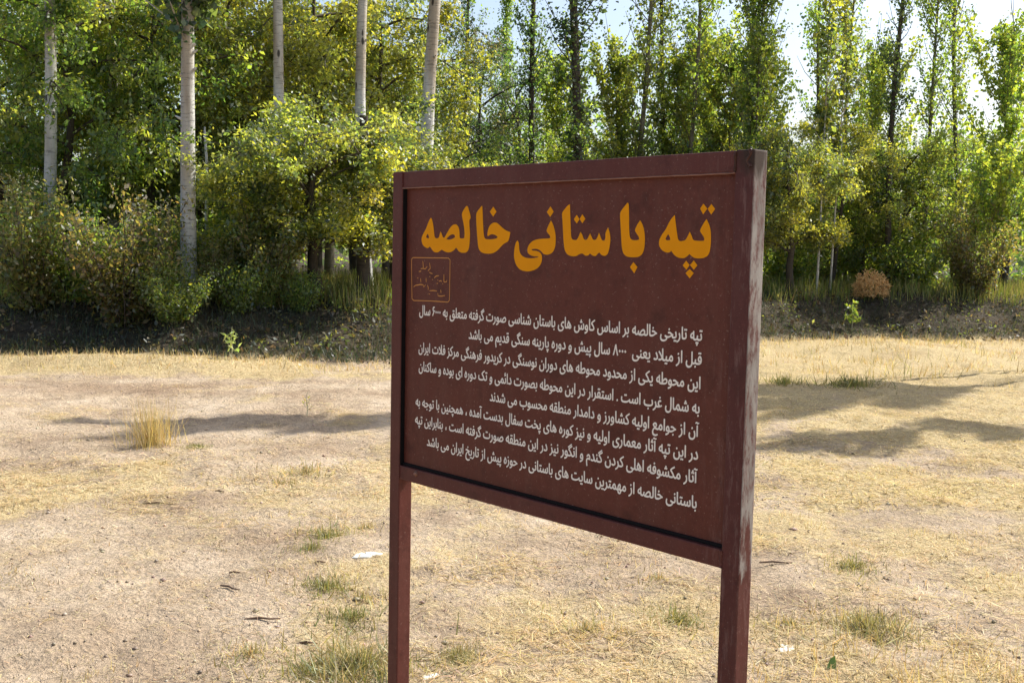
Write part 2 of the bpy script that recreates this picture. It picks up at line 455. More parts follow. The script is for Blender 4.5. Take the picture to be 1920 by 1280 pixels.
def poplar(seed, H_=12.0, r=0.6, low=1.0, trunk=0.07, pal=GRN, n=11000, size=0.065, barkm=None, bend=0.15, taper=0.3, ragged=1.0):
    """slim upright poplar: steep short branches, leaves all along the pole"""
    rng = np.random.default_rng(seed)
    k = 14
    zz = np.linspace(-0.3, H_, k)
    dx = np.sin(zz * rng.uniform(0.25, 0.5) + rng.uniform(0, 6)) * bend; dy = np.cos(zz * 0.3 + rng.uniform(0, 6)) * bend
    dx -= np.interp(0, zz, dx); dy -= np.interp(0, zz, dy)
    tp = np.stack([dx, dy, zz], 1)
    parts = [tube(tp, trunk * np.interp(zz, [-0.3, 0.2, H_], [1.35, 1.0, taper * 0.4]), 10)]
    if low > 3 and H_ > 9.5:                       # knots and broken stubs on the bare pole
        for q in range(9):
            z0 = rng.uniform(0.6, low); az = rng.uniform(0, 6.283); rr = trunk * np.interp(z0, [0, H_], [1, taper])
            o = np.array([np.interp(z0, zz, dx), np.interp(z0, zz, dy), z0]); u_ = np.array([math.cos(az), math.sin(az), 0.5])
            parts.append(tube(np.array([o, o + u_ * rr * 1.05, o + u_ * rr * rng.uniform(1.15, 1.7)]), np.array([0.03, 0.022, 0.010]), 6))
    tips, wt = [], []
    nb = int((H_ - low) * 9)
    for i in range(nb):
        z0 = low + (H_ - low) * (i / nb) ** 1.0 * 0.98
        t = (z0 - low) / (H_ - low)
        prof = (0.45 + 0.55 * math.sin(math.pi * min(1, t * 1.1 + 0.12))) * r
        o = np.array([np.interp(z0, zz, dx), np.interp(z0, zz, dy), z0])
        az = rng.uniform(0, 6.283); ln = prof * rng.uniform(0.4, 1.35)
        up = rng.uniform(1.0, 2.4) * ln
        e = o + np.array([math.cos(az) * ln, math.sin(az) * ln, up])
        m_ = (o + e) / 2 + np.array([math.cos(az), math.sin(az), -0.3]) * ln * 0.12
        parts.append(tube(np.array([o, m_, e]), np.array([0.014, 0.009, 0.004]), 3))
        tips.append((o, e)); wt.append(max(0.02, rng.normal(0.6, 0.45 * ragged)) * (ln + 0.15))
    V, F, _ = join(parts)
    wt = np.array(wt) / sum(wt)
    ci = rng.choice(len(tips), n, p=wt)
    B_ = np.array([t[0] for t in tips]); E_ = np.array([t[1] for t in tips])
    P = B_[ci] + (E_[ci] - B_[ci]) * rng.uniform(0.1, 1.05, (n, 1)) + rng.normal(0, 0.09, (n, 3))
    pa = np.array(pal); clump = rng.integers(0, len(pal), len(tips))
    c = np.where(rng.uniform(0, 1, (n, 1)) < 0.5, pa[clump[ci]], pa[rng.integers(0, len(pal), n)]) * rng.uniform(0.7, 1.3, (n, 1))
    lv = leaves(P, size, 0.85, pal, rng, 0.9, c)
    return mesh_np('trunk', V, F, barkm or BARK_GREY, None, True), mesh_np('crown', *lv[:2], LEAF_GRN, lv[2])

def shrub(seed, H_=1.6, r=0.7, pal=BRN, n=8000, size=0.055, leafm=None):
    rng = np.random.default_rng(seed)
    parts, pts = [], []
    for i in range(26):
        az = rng.uniform(0, 6.283); sp = rng.uniform(0.1, 1.0) * r; h = H_ * rng.uniform(0.5, 1.05)
        q = np.linspace(0, 1, 6)[:, None]
        pth = np.array([[math.cos(az) * 0.08, math.sin(az) * 0.08, -0.08]]) + q ** 1.3 * np.array([[math.cos(az) * sp, math.sin(az) * sp, 0]]) + q * np.array([[0, 0, h]])
        pth += rng.normal(0, 0.03, pth.shape) * q
        parts.append(tube(pth, np.linspace(0.011, 0.003, 6), 4)); pts.append(pth)
    V, F, _ = join(parts)
    pts = np.array(pts)
    i = rng.integers(0, 26, n); t = rng.uniform(0.12, 1, n) * 4.99
    a = t.astype(int); f = (t - a)[:, None]
    P = pts[i, a] * (1 - f) + pts[i, a + 1] * f + rng.normal(0, 0.10, (n, 3)) * r
    P[:, 2] = np.maximum(P[:, 2], 0.03)
    lv = leaves(P, size, 0.5, pal, rng, 0.5)
    return mesh_np('stem', V, F, BARK_DARK, None, True), mesh_np('foliage', *lv[:2], leafm or LEAF_GRN, lv[2])

def at(px, dist):
    """ground position dist metres ahead under column px of the photograph"""
    return ((px - 960) / 2070 * dist - 0.004 * dist, dist)

def plant(name, meshes, parts, px, dist, label, cat, group=None, s=1.0, sz=None, rot=None, tilt=(0, 0), dz=0.0):
    x, y = at(px, dist)
    root = put(name, None, loc=(x, y, H(x, y) + dz), label=label, cat=cat, group=group)
    root.rotation_euler = (tilt[0], tilt[1], random.uniform(0, 6.28) if rot is None else rot)
    if tilt != (0, 0): root.rotation_euler = Matrix.Rotation(tilt[1], 3, 'Y').to_euler() if rot is None else (tilt[0], tilt[1], rot)
    root.scale = (s, s, s) if not isinstance(s, tuple) else (s[0], s[0], s[1])
    for nm, me in zip(parts, meshes): put(nm, me, root)
    return root
TC = ('trunk', 'crown')

# ------------------------------------------------------------------ the white-barked poplars at the front of the bank
G1 = 'tall white-barked poplars along the top of the bank'
def tall(seed, rad): return poplar(seed, 15.5, 1.25, 5.2, rad, GRN, 8000, 0.085, BARK_WHITE, 0.17, 0.55)
tall_a, tall_b, tall_c = tall(31, 0.125), tall(32, 0.10), tall(33, 0.105)
low_ivy = poplar(34, 11.0, 1.8, 3.55, 0.122, DRK, 36000, 0.10, BARK_WHITE, 0.10, 0.6)
plant('poplar_tree', low_ivy, TC, 361, 16.1, 'thickest white poplar trunk at the left, standing clear of the leaves down to its foot', 'tree', G1, rot=0.3, tilt=(0, -0.022))
plant('poplar_tree', tall_b, TC, 519, 18.4, 'pale slim poplar trunk coming down into the yellow leaves, second from the left', 'tree', G1, rot=1.9, tilt=(0, -0.012))
plant('poplar_tree', tall_c, TC, 694, 19.0, 'pale poplar trunk with dark knots, vanishing into the yellow tree left of the sign top', 'tree', G1, rot=0.9, tilt=(0, -0.005))
plant('poplar_tree', tall_a, TC, 806, 18.9, 'grey-white poplar trunk leaning right, just above the left corner of the sign', 'tree', G1, rot=4.0, tilt=(0, 0.022))
plant('poplar_tree', tall_b, TC, 96, 17.6, 'white poplar trunk at the far left end of the row', 'tree', G1, rot=3.4, tilt=(0, 0.01), s=1.05)
plant('poplar_tree', tall_c, TC, 218, 19.5, 'second white poplar trunk from the left end of the row', 'tree', G1, rot=5.2, tilt=(0, -0.01))

# ------------------------------------------------------------------ slim green poplars, right half
G2 = 'slim green poplars behind the sign and to its right'
slim = [poplar(41, 13, 0.5, 1.2, 0.065, GRN, 5200, 0.066), poplar(42, 12, 0.58, 0.9, 0.052, GRN, 6000, 0.066),
        poplar(43, 14, 0.42, 2.0, 0.08, DRK + GRN[:2], 7000, 0.06, BARK_DARK), poplar(44, 6.2, 1.0, 0.6, 0.045, OLV + YEL[:3], 9500, 0.085),
        poplar(45, 9.5, 0.55, 0.8, 0.04, GRN, 9000, 0.07)]
for v, px, d, s, lab in [
    (2, 1008, 25.0, 1.0, 'dark narrow poplar rising behind the left half of the sign top edge'),
    (3, 1050, 27.0, 0.9, 'short bushy poplar between the two darkest trunks above the sign'),
    (2, 1085, 22.5, (1.4, 1.1), 'stout brown poplar trunk above the middle of the sign heading'),
    (0, 1192, 24.0, 1.0, 'poplar with a pale upper trunk above the word at the sign middle'),
    (2, 1248, 25.5, 0.85, 'thin dark poplar above the right part of the sign'),
    (0, 1286, 24.0, 0.9, 'poplar with leafy pole above the right third of the sign'),
    (3, 1325, 27.0, 1.0, 'leafy poplar filling the gap left of the last two poles above the sign'),
    (1, 1383, 23.5, 0.95, 'poplar with long bare pole above the right end of the sign'),
    (4, 1424, 23.0, 1.0, 'thinnest reddish poplar pole meeting the sign at its top right corner'),
    (0, 1545, 26.0, 0.92, 'airy poplar just right of the bright sky gap'),
    (1, 1590, 27.5, 0.9, 'green poplar with dark upper leaves, second right of the sky gap'),
    (3, 1632, 29.0, 1.0, 'low bushy poplar between the airy poplar and the right edge trees'),
    (2, 1672, 24.0, 0.9, 'dark poplar at the right, overhanging the brush pile'),
    (1, 1735, 25.0, 0.95, 'green poplar second from the right end'),
    (0, 1800, 26.0, 1.0, 'tall green poplar at the right end of the row'),
    (3, 1870, 24.0, 0.95, 'bushy olive poplar at the far right end'),
    (3, 1160, 24.5, 0.86, 'bright bushy poplar filling low between the poles above the sign middle'),
    (3, 1265, 25.0, 0.86, 'bright bushy poplar low behind the right third of the sign'),
    (3, 1360, 24.5, 0.86, 'bright bushy poplar low above the right end of the sign'),
    (3, 1425, 26.5, 0.9, 'leafy low poplar at the sign top right corner'),
    (4, 938, 30.0, 0.85, 'sparse far poplar in the sky gap left of the darkest pole'),
    (2, 865, 27.0, 0.8, 'dark sparse poplar just right of the leaning white trunk'),
]:
    plant('slim_poplar', slim[v], TC, px, d, lab, 'tree', G2, s=s)

# thin young stems among them
G3 = 'young pale stems in front of the right-hand trees'
sap = poplar(51, 6.5, 0.35, 2.2, 0.026, YEL, 2200, 0.08, BARK_WHITE, 0.05)
plant('sapling', sap, TC, 1537, 22.5, 'pale thin sapling right of the sign, beside the yellow bush', 'sapling', G3, rot=1.0)
plant('sapling', sap, TC, 1562, 23.0, 'greenish thin sapling just right of the pale one', 'sapling', G3, s=0.9, rot=2.5)

# ------------------------------------------------------------------ broad-leaved trees, left half
G4 = 'yellowing broad-leaved trees under the poplars'
YGR = [(0.20, 0.22, 0.05), (0.16, 0.19, 0.05), (0.24, 0.24, 0.045), (0.12, 0.155, 0.045), (0.18, 0.18, 0.05), (0.09, 0.12, 0.04)]
bl = [broadleaf(61, 4.1, 2.0, 1.35, YEL, 26000, 0.078), broadleaf(62, 6.6, 2.4, 1.8, YGR + YEL[:2] + YEL[3:4], 26000, 0.082),
      broadleaf(63, 5.6, 2.1, 1.2, OLV, 24000, 0.08, LEAF_GRN), broadleaf(64, 3.6, 1.6, 0.7, OLV, 16000, 0.075, LEAF_GRN),
      broadleaf(65, 6.2, 2.2, 1.2, DRK + [(0.09, 0.07, 0.05)], 12000, 0.075, LEAF_GRN)]
for v, px, d, s, lab, rot in [
    (0, 600, 16.6, (0.95, 0.74), 'bright yellow-green tree leaning out over the bank left of the sign', 0.2),
    (0, 505, 16.9, (0.7, 0.58), 'small yellow-green tree low between the first two pale trunks', 5.1),
    (0, 735, 17.3, (0.9, 0.66), 'yellow bushy tree crown touching the top left corner of the sign', 2.2),
    (0, 478, 20.4, 1.0, 'yellow-green tree between the first two white trunks', 3.9),
    (1, 430, 20.8, 1.0, 'tall yellowing tree behind the thickest white trunk', 1.0),
    (1, 605, 21.5, 1.05, 'tall yellow tree reaching the top of the photo between the pale trunks', 4.3),
    (1, 745, 23.0, 0.98, 'tall yellowing tree behind the left end of the sign top', 5.5),
    (2, 292, 18.9, 1.0, 'olive-green tree left of the thickest white trunk', 0.8),
    (1, 330, 23.0, 1.05, 'tall green-yellow tree at the back left', 2.9),
    (2, 520, 24.0, 1.15, 'dark olive tree behind the second white trunk', 5.0),
    (2, 680, 25.0, 1.1, 'olive tree far behind the third white trunk', 1.7),
    (4, 800, 25.5, 1.05, 'dark thin-leaved tree with brown tones behind the leaning trunk', 3.1),
    (4, 905, 28.0, 1.0, 'dark thin-leaved tree with sky showing through, left above the sign', 0.5),
    (4, 970, 30.0, 0.95, 'dark thin-leaved tree low above the sign top', 4.6),
    (3, 850, 22.0, 0.85, 'low olive tree peeping over the left part of the sign', 2.0),
    (1, 190, 21.0, 1.05, 'tall yellowing tree second from the left end', 3.5),
    (2, 110, 18.6, 1.0, 'olive tree near the left end of the bank', 4.8),
    (1, 30, 20.0, 1.0, 'tall yellowing tree at the very left end', 0.0),
]:
    plant('broadleaf_tree', bl[v], TC, px, d, lab, 'tree', G4, s=s, rot=rot)
G5 = 'bushy low trees right of the sign'
for v, px, d, s, lab, rot in [
    (0, 1478, 22.2, 0.82, 'bushy low tree with golden top right beside the sign post', 1.3),
    (1, 1560, 24.2, 0.62, 'golden-green low tree behind the pale sapling', 2.3),
    (2, 1625, 25.5, 0.62, 'dark green low tree above the brush pile', 0.4),
    (3, 1580, 29.0, 1.0, 'olive bush tree between the saplings and the brush pile', 5.3),
    (3, 1700, 25.0, 1.0, 'olive bush tree right of the brush pile', 0.9),
    (2, 1790, 28.0, 0.75, 'dark low tree near the right end', 2.6),
    (3, 1880, 27.0, 1.1, 'olive low tree at the right end', 4.1),
    (3, 1110, 25.0, 0.95, 'olive low tree hidden behind the middle of the sign', 5.9),
    (3, 1290, 26.0, 1.0, 'olive low tree hidden behind the right of the sign', 1.1),
]:
    plant('bushy_tree', bl[v], TC, px, d, lab, 'tree', G5, s=s, rot=rot)

# bare dark trunks and the pale broken stem seen below the canopy
def stem_mesh(pts, r0, r1, m, sides=8):
    V, F = tube(np.array(pts), np.linspace(r0, r1, len(pts)), sides)
    return mesh_np('trunk', V, F, m, None, True)
G6 = 'dark trunks in the shade under the canopy'
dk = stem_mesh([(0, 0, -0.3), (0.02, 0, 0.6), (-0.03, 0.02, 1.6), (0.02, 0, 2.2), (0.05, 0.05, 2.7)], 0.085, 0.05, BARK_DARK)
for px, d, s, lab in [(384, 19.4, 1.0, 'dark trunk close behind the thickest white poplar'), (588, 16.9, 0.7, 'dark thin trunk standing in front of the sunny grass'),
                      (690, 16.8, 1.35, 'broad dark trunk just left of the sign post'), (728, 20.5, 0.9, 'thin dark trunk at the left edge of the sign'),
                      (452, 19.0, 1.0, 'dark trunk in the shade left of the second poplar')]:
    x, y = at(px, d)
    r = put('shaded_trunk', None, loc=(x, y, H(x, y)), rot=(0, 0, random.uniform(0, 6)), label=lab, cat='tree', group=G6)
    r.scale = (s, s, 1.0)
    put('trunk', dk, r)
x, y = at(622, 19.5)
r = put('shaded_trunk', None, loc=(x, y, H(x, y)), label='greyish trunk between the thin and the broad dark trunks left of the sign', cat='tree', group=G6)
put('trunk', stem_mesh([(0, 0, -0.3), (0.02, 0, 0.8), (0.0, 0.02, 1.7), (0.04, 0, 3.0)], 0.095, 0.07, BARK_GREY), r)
x, y = at(404, 17.6)
r = put('broken_stem', None, loc=(x, y, H(x, y)), label='thin pale bent stem with peeling bark right of the thickest poplar', cat='dead tree')
put('trunk', stem_mesh([(0.06, 0, -0.2), (0.02, 0, 0.25), (-0.05, 0, 0.6), (-0.09, 0, 1.1), (-0.07, 0, 1.9), (-0.12, 0.02, 2.6)], 0.045, 0.018, BARK_WHITE), r)

# ------------------------------------------------------------------ shrubs on the bank
G7 = 'shrubs along the bank'
shr = [shrub(71), shrub(72, 1.3, 0.8, OLV, 8000, 0.058), shrub(73, 0.9, 0.6, GRN, 3200, 0.06)]
SP = ('stem', 'foliage')
for v, px, d, s, lab in [
    (1, 280, 15.9, 0.8, 'brown-leaved shrub at the foot of the left poplar'), (1, 312, 16.9, 1.1, 'olive shrub tucked against the thickest white trunk'),
    (1, 335, 15.1, 0.75, 'small olive shrub in front of the foot of the thickest white trunk'), (0, 240, 15.2, 1.15, 'brownish shrub left of the thickest white trunk'), (1, 470, 16.6, 1.25, 'dark olive shrub under the second poplar'),
    (0, 515, 16.2, 0.95, 'thin brown shrub under the yellow tree'), (1, 430, 17.4, 1.2, 'olive shrub right of the pale broken stem'),
    (1, 150, 15.8, 1.1, 'olive shrub near the left end of the bank'),
    (0, 70, 15.6, 1.2, 'brown shrub at the left end of the bank'), (1, 385, 17.2, 0.9, 'olive shrub between the thickest trunk and the pale broken stem'), 
    (1, 500, 15.9, 0.6, 'low olive shrub on the shaded bank under the second poplar'), (0, 410, 16.0, 0.6, 'low brown shrub on the shaded bank right of the thickest trunk'),
    (1, 350, 18.6, 1.3, 'tall olive shrub filling the shade behind the thickest trunk'), 
    (2, 455, 15.6, 0.8, 'tiny green bush low on the shaded bank'), (2, 575, 16.0, 0.7, 'tiny green bush on the bank below the bright yellow tree'),
   
    (1, 1470, 23.8, 1.2, 'olive shrub behind the sign post at the right'), (1, 1530, 25.0, 1.2, 'olive shrub under the golden tree'),
    (1, 1640, 27.0, 1.5, 'dark shrub behind the brush pile'), (1, 1720, 24.0, 1.3, 'olive shrub right of the brush pile on the bank'),
    (0, 1830, 23.0, 1.2, 'brown shrub on the bank near the right end'),
]:
    plant('shrub', shr[v], SP, px, d, lab, 'shrub', G7, s=s)

# dry brush pile at the right
rng = np.random.default_rng(80)
bp = []
n = 900
th = rng.uniform(0, 6.283, n); rr = np.sqrt(rng.uniform(0, 1, n)) * 0.42
P = np.stack([rr * np.cos(th), rr * np.sin(th), rng.uniform(0, 0.62, n) * np.sqrt(np.maximum(0, 1 - (rr / 0.46) ** 2))], 1)
for p in P:
    d = rng.normal(0, 1, 3) * np.array([1, 1, 0.8]); d /= np.linalg.norm(d)
    q = p + d * rng.uniform(0.06, 0.14); q[2] = max(0.01, q[2])
    m_ = (p + q) / 2 + rng.normal(0, 0.03, 3)
    bp.append(tube(np.array([p, m_, q]), np.array([0.008, 0.007, 0.004]), 4))
V, F, _ = join(bp)
x, y = at(1638, 22.6)
r = put('brush_pile', None, loc=(x, y, H(x, y) + 0.02), label='reddish-brown heap of dry brush on top of the bank at the right', cat='brush pile')
r.scale = (0.85, 0.8, 0.9)
put('twigs', mesh_np('twigs', V, F, plain('dry_brush', (0.74, 0.46, 0.20), 0.9, 0.3, 6), None), r)['kind'] = 'stuff'

# ------------------------------------------------------------------ woodland far behind
rng = np.random.default_rng(90)
n = 130000
X = rng.uniform(-42, 50, n); Yw = rng.uniform(31, 52, n)
pxl = X / Yw * 2070 + 960
top = 4.6 + 1.0 * wave(X, Yw, 6, 7, 2) + 3.2 * (1 - fit(pxl, 700, 860)) - 1.0 * fit(pxl, 1380, 1450) * (1 - fit(pxl, 1560, 1680)) + 1.2 * fit(pxl, 1000, 1100) * (1 - fit(pxl, 1350, 1420))
P = np.stack([X, Yw, 0.7 + rng.uniform(0, 1, n) ** 0.9 * top], 1)
lv = leaves(P, 0.17, 0.65, OLV + OLV + DRK, rng, 0.4)
put('distant_woodland', mesh_np('distant_woodland', *lv[:2], LEAF_GRN, lv[2]), kind='stuff', label='dense dark woodland closing the view behind the trees')

# ------------------------------------------------------------------ two poplars beyond the right edge whose long shadows cross the yard
shade = poplar(101, 12.7, 0.55, 11.6, 0.045, GRN, 2600, 0.12, BARK_WHITE, 0.1, ragged=0.3)
shade2 = poplar(102, 8.4, 0.4, 7.5, 0.035, GRN, 1200, 0.12, BARK_WHITE, 0.1, ragged=0.3)
shade3 = poplar(103, 12.6, 1.15, 11.3, 0.045, GRN, 7000, 0.12, BARK_WHITE, 0.1, ragged=0.2)
G10 = 'lone poplars on the yard beyond the right edge'
for me, (x, y), lab in [(shade, (7.9, 15.2), 'bare-stemmed poplar on the yard nearest the right edge'), (shade, (9.3, 15.5), 'second bare-stemmed poplar out on the yard beyond the right edge'),
                        (shade3, (12.3, 17.9), 'broad-crowned poplar far out on the yard'), (shade3, (13.6, 18.0), 'broad-crowned poplar next to the last ones on the yard'), (shade, (10.9, 16.3), 'third bare-stemmed poplar out on the yard'), (shade, (12.5, 17.1), 'fourth bare-stemmed poplar out on the yard'),
                        (shade3, (14.9, 18.6), 'last bare-stemmed poplar out on the yard'), (shade2, (9.5, 12.9), 'shorter poplar nearest the camera on the yard'),
                        (shade2, (10.9, 13.6), 'shorter poplar behind the nearest one on the yard')]:
    r = put('yard_poplar', None, loc=(x, y, H(x, y)), rot=(0, 0, x * 3), label=lab, cat='tree', group=G10)
    put('trunk', me[0], r); put('crown', me[1], r)

# ------------------------------------------------------------------ straw, grass, clods
STRAW = [(0.54, 0.43, 0.25), (0.47, 0.37, 0.20), (0.62, 0.53, 0.35), (0.32, 0.24, 0.12), (0.52, 0.43, 0.29)]
GOLD = [(0.46, 0.37, 0.15), (0.40, 0.30, 0.11), (0.54, 0.44, 0.21), (0.33, 0.26, 0.09)]
GGRASS = [(0.22, 0.20, 0.07), (0.28, 0.25, 0.10), (0.16, 0.165, 0.06), (0.36, 0.30, 0.14), (0.42, 0.35, 0.18)]
FRESH = [(0.13, 0.19, 0.03), (0.20, 0.24, 0.04), (0.10, 0.15, 0.03), (0.26, 0.26, 0.06)]
def scatter(n, y0, y1, rng, power=1.0, keep=None):
    """points on the ground inside a wedge a little wider than the view"""
    y = y0 * (y1 / y0) ** (rng.uniform(0, 1, n) ** power)
    x = rng.uniform(-0.56, 0.56, n) * y
    if keep is not None:
        k = rng.uniform(0, 1, n) < keep(x, y); x, y = x[k], y[k]
    return np.stack([x, y, height(x, y)], 1)
rng = np.random.default_rng(120)
P = scatter(190000, 3.2, 15.0, rng, 1.0, lambda x, y: np.clip(0.12 + 0.85 * zones(x, y)[0], 0, 1) * (1 - zones(x, y)[1]))
P[:, 2] += rng.uniform(0.000, 0.009, len(P))
P = P[rng.uniform(0, 1, len(P)) < 0.8]
near = P[:, 1] < 6.5
rt = P[:, 0] > 0.8 + 0.8 * rng.uniform(-1, 1, len(P))
ST2 = STRAW + GOLD
a2 = blades(P[rt & ~near], 0.05, 0.0046, GOLD + [(0.56, 0.46, 0.24), (0.62, 0.52, 0.31)], rng, flat=True)
a = blades(P[near], 0.032, 0.0022, STRAW, rng, flat=True); b = blades(P[~near & ~rt], 0.05, 0.0042, STRAW, rng, flat=True)
V, F, C = join([a, b, a2])
put('cut_straw', mesh_np('cut_straw', V, F, GRASS_M, C), kind='stuff', label='cut straw lying scattered over the dry soil')

parts = []
# matted heaps of longer straw here and there
hc = scatter(150, 3.3, 12.0, rng)
hc = hc[(hc[:, 0] > -0.5) | (hc[:, 1] > 5.5)]
k_ = rng.integers(0, len(hc), 16000)
P = hc[k_] + np.stack([rng.normal(0, 0.13, 16000), rng.normal(0, 0.10, 16000), np.zeros(16000)], 1)
P[:, 2] = height(P[:, 0], P[:, 1]) + rng.uniform(0, 0.018, 16000)
parts.append(blades(P, 0.065, 0.003, STRAW + GOLD[:2], rng, flat=True))
# short dry turf in patches
P = scatter(42000, 3.2, 14.5, rng, 1.0, lambda x, y: fit(wave(x, y, 1.1, 7, 13) + 0.9 * (zones(x, y)[0] - 0.5), 0.25, 1.1) * 0.8)
parts.append(blades(P, 0.035, 0.004, STRAW + GGRASS[3:], rng, 0.9))
# gold strip along the foot of the bank, taller on the right
P = scatter(60000, 10.5, 21.5, rng, 1.0, lambda x, y: (np.exp(-((y - bank_y(x) + 0.35) / 0.5) ** 2) * 0.7 + fit(x, 1.5, 3) * fit(y, 12.5, 14) * (y < bank_y(x) + 0.3) * 0.6 * fit(wave(x, y, 1.4, 7, 8), -0.2, 0.8)))
parts.append(blades(P, 0.085, 0.008, GOLD + STRAW, rng, 0.9))
P = scatter(9000, 13.5, 21.5, rng, 1.0, lambda x, y: fit(x, 3.0, 5) * (y < bank_y(x) + 0.5) * fit(wave(x, y, 1.8, 7, 14), 0.0, 0.7))
parts.append(blades(P, 0.16, 0.009, GOLD + GGRASS, rng, 0.7))
V, F, C = join(parts)
put('dry_grass', mesh_np('dry_grass', V, F, GRASS_M, C), kind='stuff', label='short sun-bleached grass in patches and along the foot of the bank')

# ragged golden weeds in the lower right foreground
rng2 = np.random.default_rng(222)
P = scatter(16000, 3.3, 5.2, rng2, 1.0, lambda x, y: fit(x / y, 0.17, 0.24) * np.clip(0.25 + 0.75 * fit(wave(x, y, 0.5, 7, 6), -0.1, 0.9), 0, 1) * (1 - fit(y, 3.9, 4.6)))
wa = blades(P, 0.075, 0.0030, GOLD + STRAW[:2] + [(0.25, 0.17, 0.08)], rng2, 0.9)
P = scatter(30000, 3.3, 9.5, rng2, 1.0, lambda x, y: fit(wave(x, y, 0.45, 7, 27) + 0.5 * wave(x, y, 2.0, 7, 2), 0.1, 1.2))
wb = blades(P, 0.022, 0.0032, [(0.20, 0.14, 0.08), (0.28, 0.20, 0.10), (0.14, 0.10, 0.06), (0.22, 0.19, 0.08)], rng2, 1.6)
V, F, C = join([wa, wb])
put('dry_weeds', mesh_np('dry_weeds', V, F, GRASS_M, C), kind='stuff', label='ragged dead weeds and brown stubble on the near ground')

# weeds and grass on and behind the bank
def top_keep(x, y):
    d = y - bank_y(x); return (d > 2.0) * (d < 9) * 0.9
P = scatter(80000, 15.5, 30, rng, 1.0, top_keep)
a = blades(P, 0.30, 0.014, FRESH + GGRASS[:3], rng, 0.35)
P = scatter(90000, 14, 25, rng, 1.0, lambda x, y: (y - bank_y(x) > 0.25) * (y - bank_y(x) < 3.2) * fit(wave(x, y, 1.5, 7, 4), -1.2, 0.3))
b = blades(P, 0.12, 0.011, [(0.07, 0.075, 0.03), (0.05, 0.06, 0.025), (0.09, 0.075, 0.035)] + DRK, rng, 0.9)
V, F, C = join([a, b])
put('bank_grass', mesh_np('bank_grass', V, F, GRASS_M, C), kind='stuff', label='green weeds and grass on top of the shaded bank')
P = scatter(60000, 13.5, 24, rng, 1.0, lambda x, y: (y - bank_y(x) > 0.5) * (y - bank_y(x) < 3.4) * fit(wave(x, y, 1.1, 7, 16), -0.5, 0.7))
P[:, 2] += rng.uniform(0.0, 0.20, len(P)) * np.clip(0.5 + wave(P[:, 0], P[:, 1], 0.7, 7, 25), 0.1, 1.2)
gcv = leaves(P, 0.055, 0.5, [(0.09, 0.10, 0.04), (0.06, 0.075, 0.03), (0.12, 0.11, 0.05), (0.10, 0.075, 0.04)], rng, 0.2)
P = scatter(26000, 14, 24, rng, 1.0, lambda x, y: (y - bank_y(x) > 0.05) * (y - bank_y(x) < 4) * 0.8)
P[:, 2] += 0.012
lv = leaves(P, 0.07, 0.6, [(0.08, 0.06, 0.035), (0.05, 0.04, 0.025), (0.12, 0.09, 0.05), (0.20, 0.16, 0.10)], rng, 0.0)
put('ground_cover', mesh_np('ground_cover', *gcv[:2], LEAF_GRN, gcv[2]), kind='stuff', label='low shaded greenery creeping over the bank')
put('leaf_litter', mesh_np('leaf_litter', *lv[:2], GRASS_M, lv[2]), kind='stuff', label='fallen brown leaves covering the shaded bank')

# clods and pebbles
P = scatter(7000, 3.2, 15.0, rng, 1.0, lambda x, y: 0.75 - 0.4 * zones(x, y)[0])
n = len(P)
octa = np.array([(1, 0, 0), (0, 1, 0), (-1, 0, 0), (0, -1, 0), (0, 0, 0.7), (0, 0, -0.6)], float)
s = (0.0045 * rng.lognormal(0, 0.5, n))[:, None, None] * rng.uniform(0.6, 1.4, (n, 6, 3))
V = (P[:, None] + octa[None] * s + np.array([0, 0, 0.002])).reshape(-1, 3)
f = np.array([(0, 1, 4), (1, 2, 4), (2, 3, 4), (3, 0, 4), (1, 0, 5), (2, 1, 5), (3, 2, 5), (0, 3, 5)])
F = (np.arange(n)[:, None, None] * 6 + f[None]).reshape(-1, 3)
c = np.repeat(pick([(0.42, 0.34, 0.26), (0.50, 0.42, 0.34), (0.26, 0.20, 0.15), (0.36, 0.29, 0.22)], n, rng), 6, 0)
put('pebbles', mesh_np('pebbles', V, F, GRASS_M, c), kind='stuff', label='small clods and pebbles on the bare soil')

# tufts one can tell apart
def tuft(seed, n, h, r, pal, wd=0.004, lean=0.6):
    rng = np.random.default_rng(seed)
    th = rng.uniform(0, 6.283, n); rr = np.abs(rng.normal(0, 0.5, n)) * r
    P = np.stack([rr * np.cos(th), rr * np.sin(th), np.full(n, -0.005)], 1)
    V, F, C = blades(P, h, wd, pal, rng, lean)
    me = mesh_np('blades', V, F, GRASS_M, C)
    return me
def gpt(px, py):
    """where the ray of a photo point meets the ground (used only to read off positions)"""
    x = (px - 960) / 2070; y = (py - 640) / 2070
    cr, sr = math.cos(ROLL), math.sin(ROLL)
    a, b = x * cr + y * sr, -x * sr + y * cr
    d = _r * a - _u * b + _f
    t = EYE / -d.z
    for _ in range(6):
        q = d * t; t = (EYE - H(q.x, q.y)) / -d.z
    q = d * t
    return q.x, q.y, H(q.x, q.y)
gold = tuft(130, 400, 0.30, 0.24, GOLD + STRAW[:1], 0.004, 0.42)
gc = put('grass_clump', None, loc=gpt(284, 835), label='tall golden clump of dry grass at the left by the shadow band', cat='grass clump')
put('blades', gold, gc)['kind'] = 'stuff'
gt = tuft(131, 260, 0.035, 0.14, GGRASS + STRAW[:2], 0.004, 1.6); gf = tuft(132, 480, 0.045, 0.16, GGRASS[:3] + [(0.15, 0.18, 0.05)], 0.004, 1.6)
big = tuft(133, 1300, 0.075, 0.24, GGRASS + [(0.45, 0.42, 0.30), (0.14, 0.16, 0.08)], 0.004, 1.4)
G8 = 'low grass tufts on the bare soil'
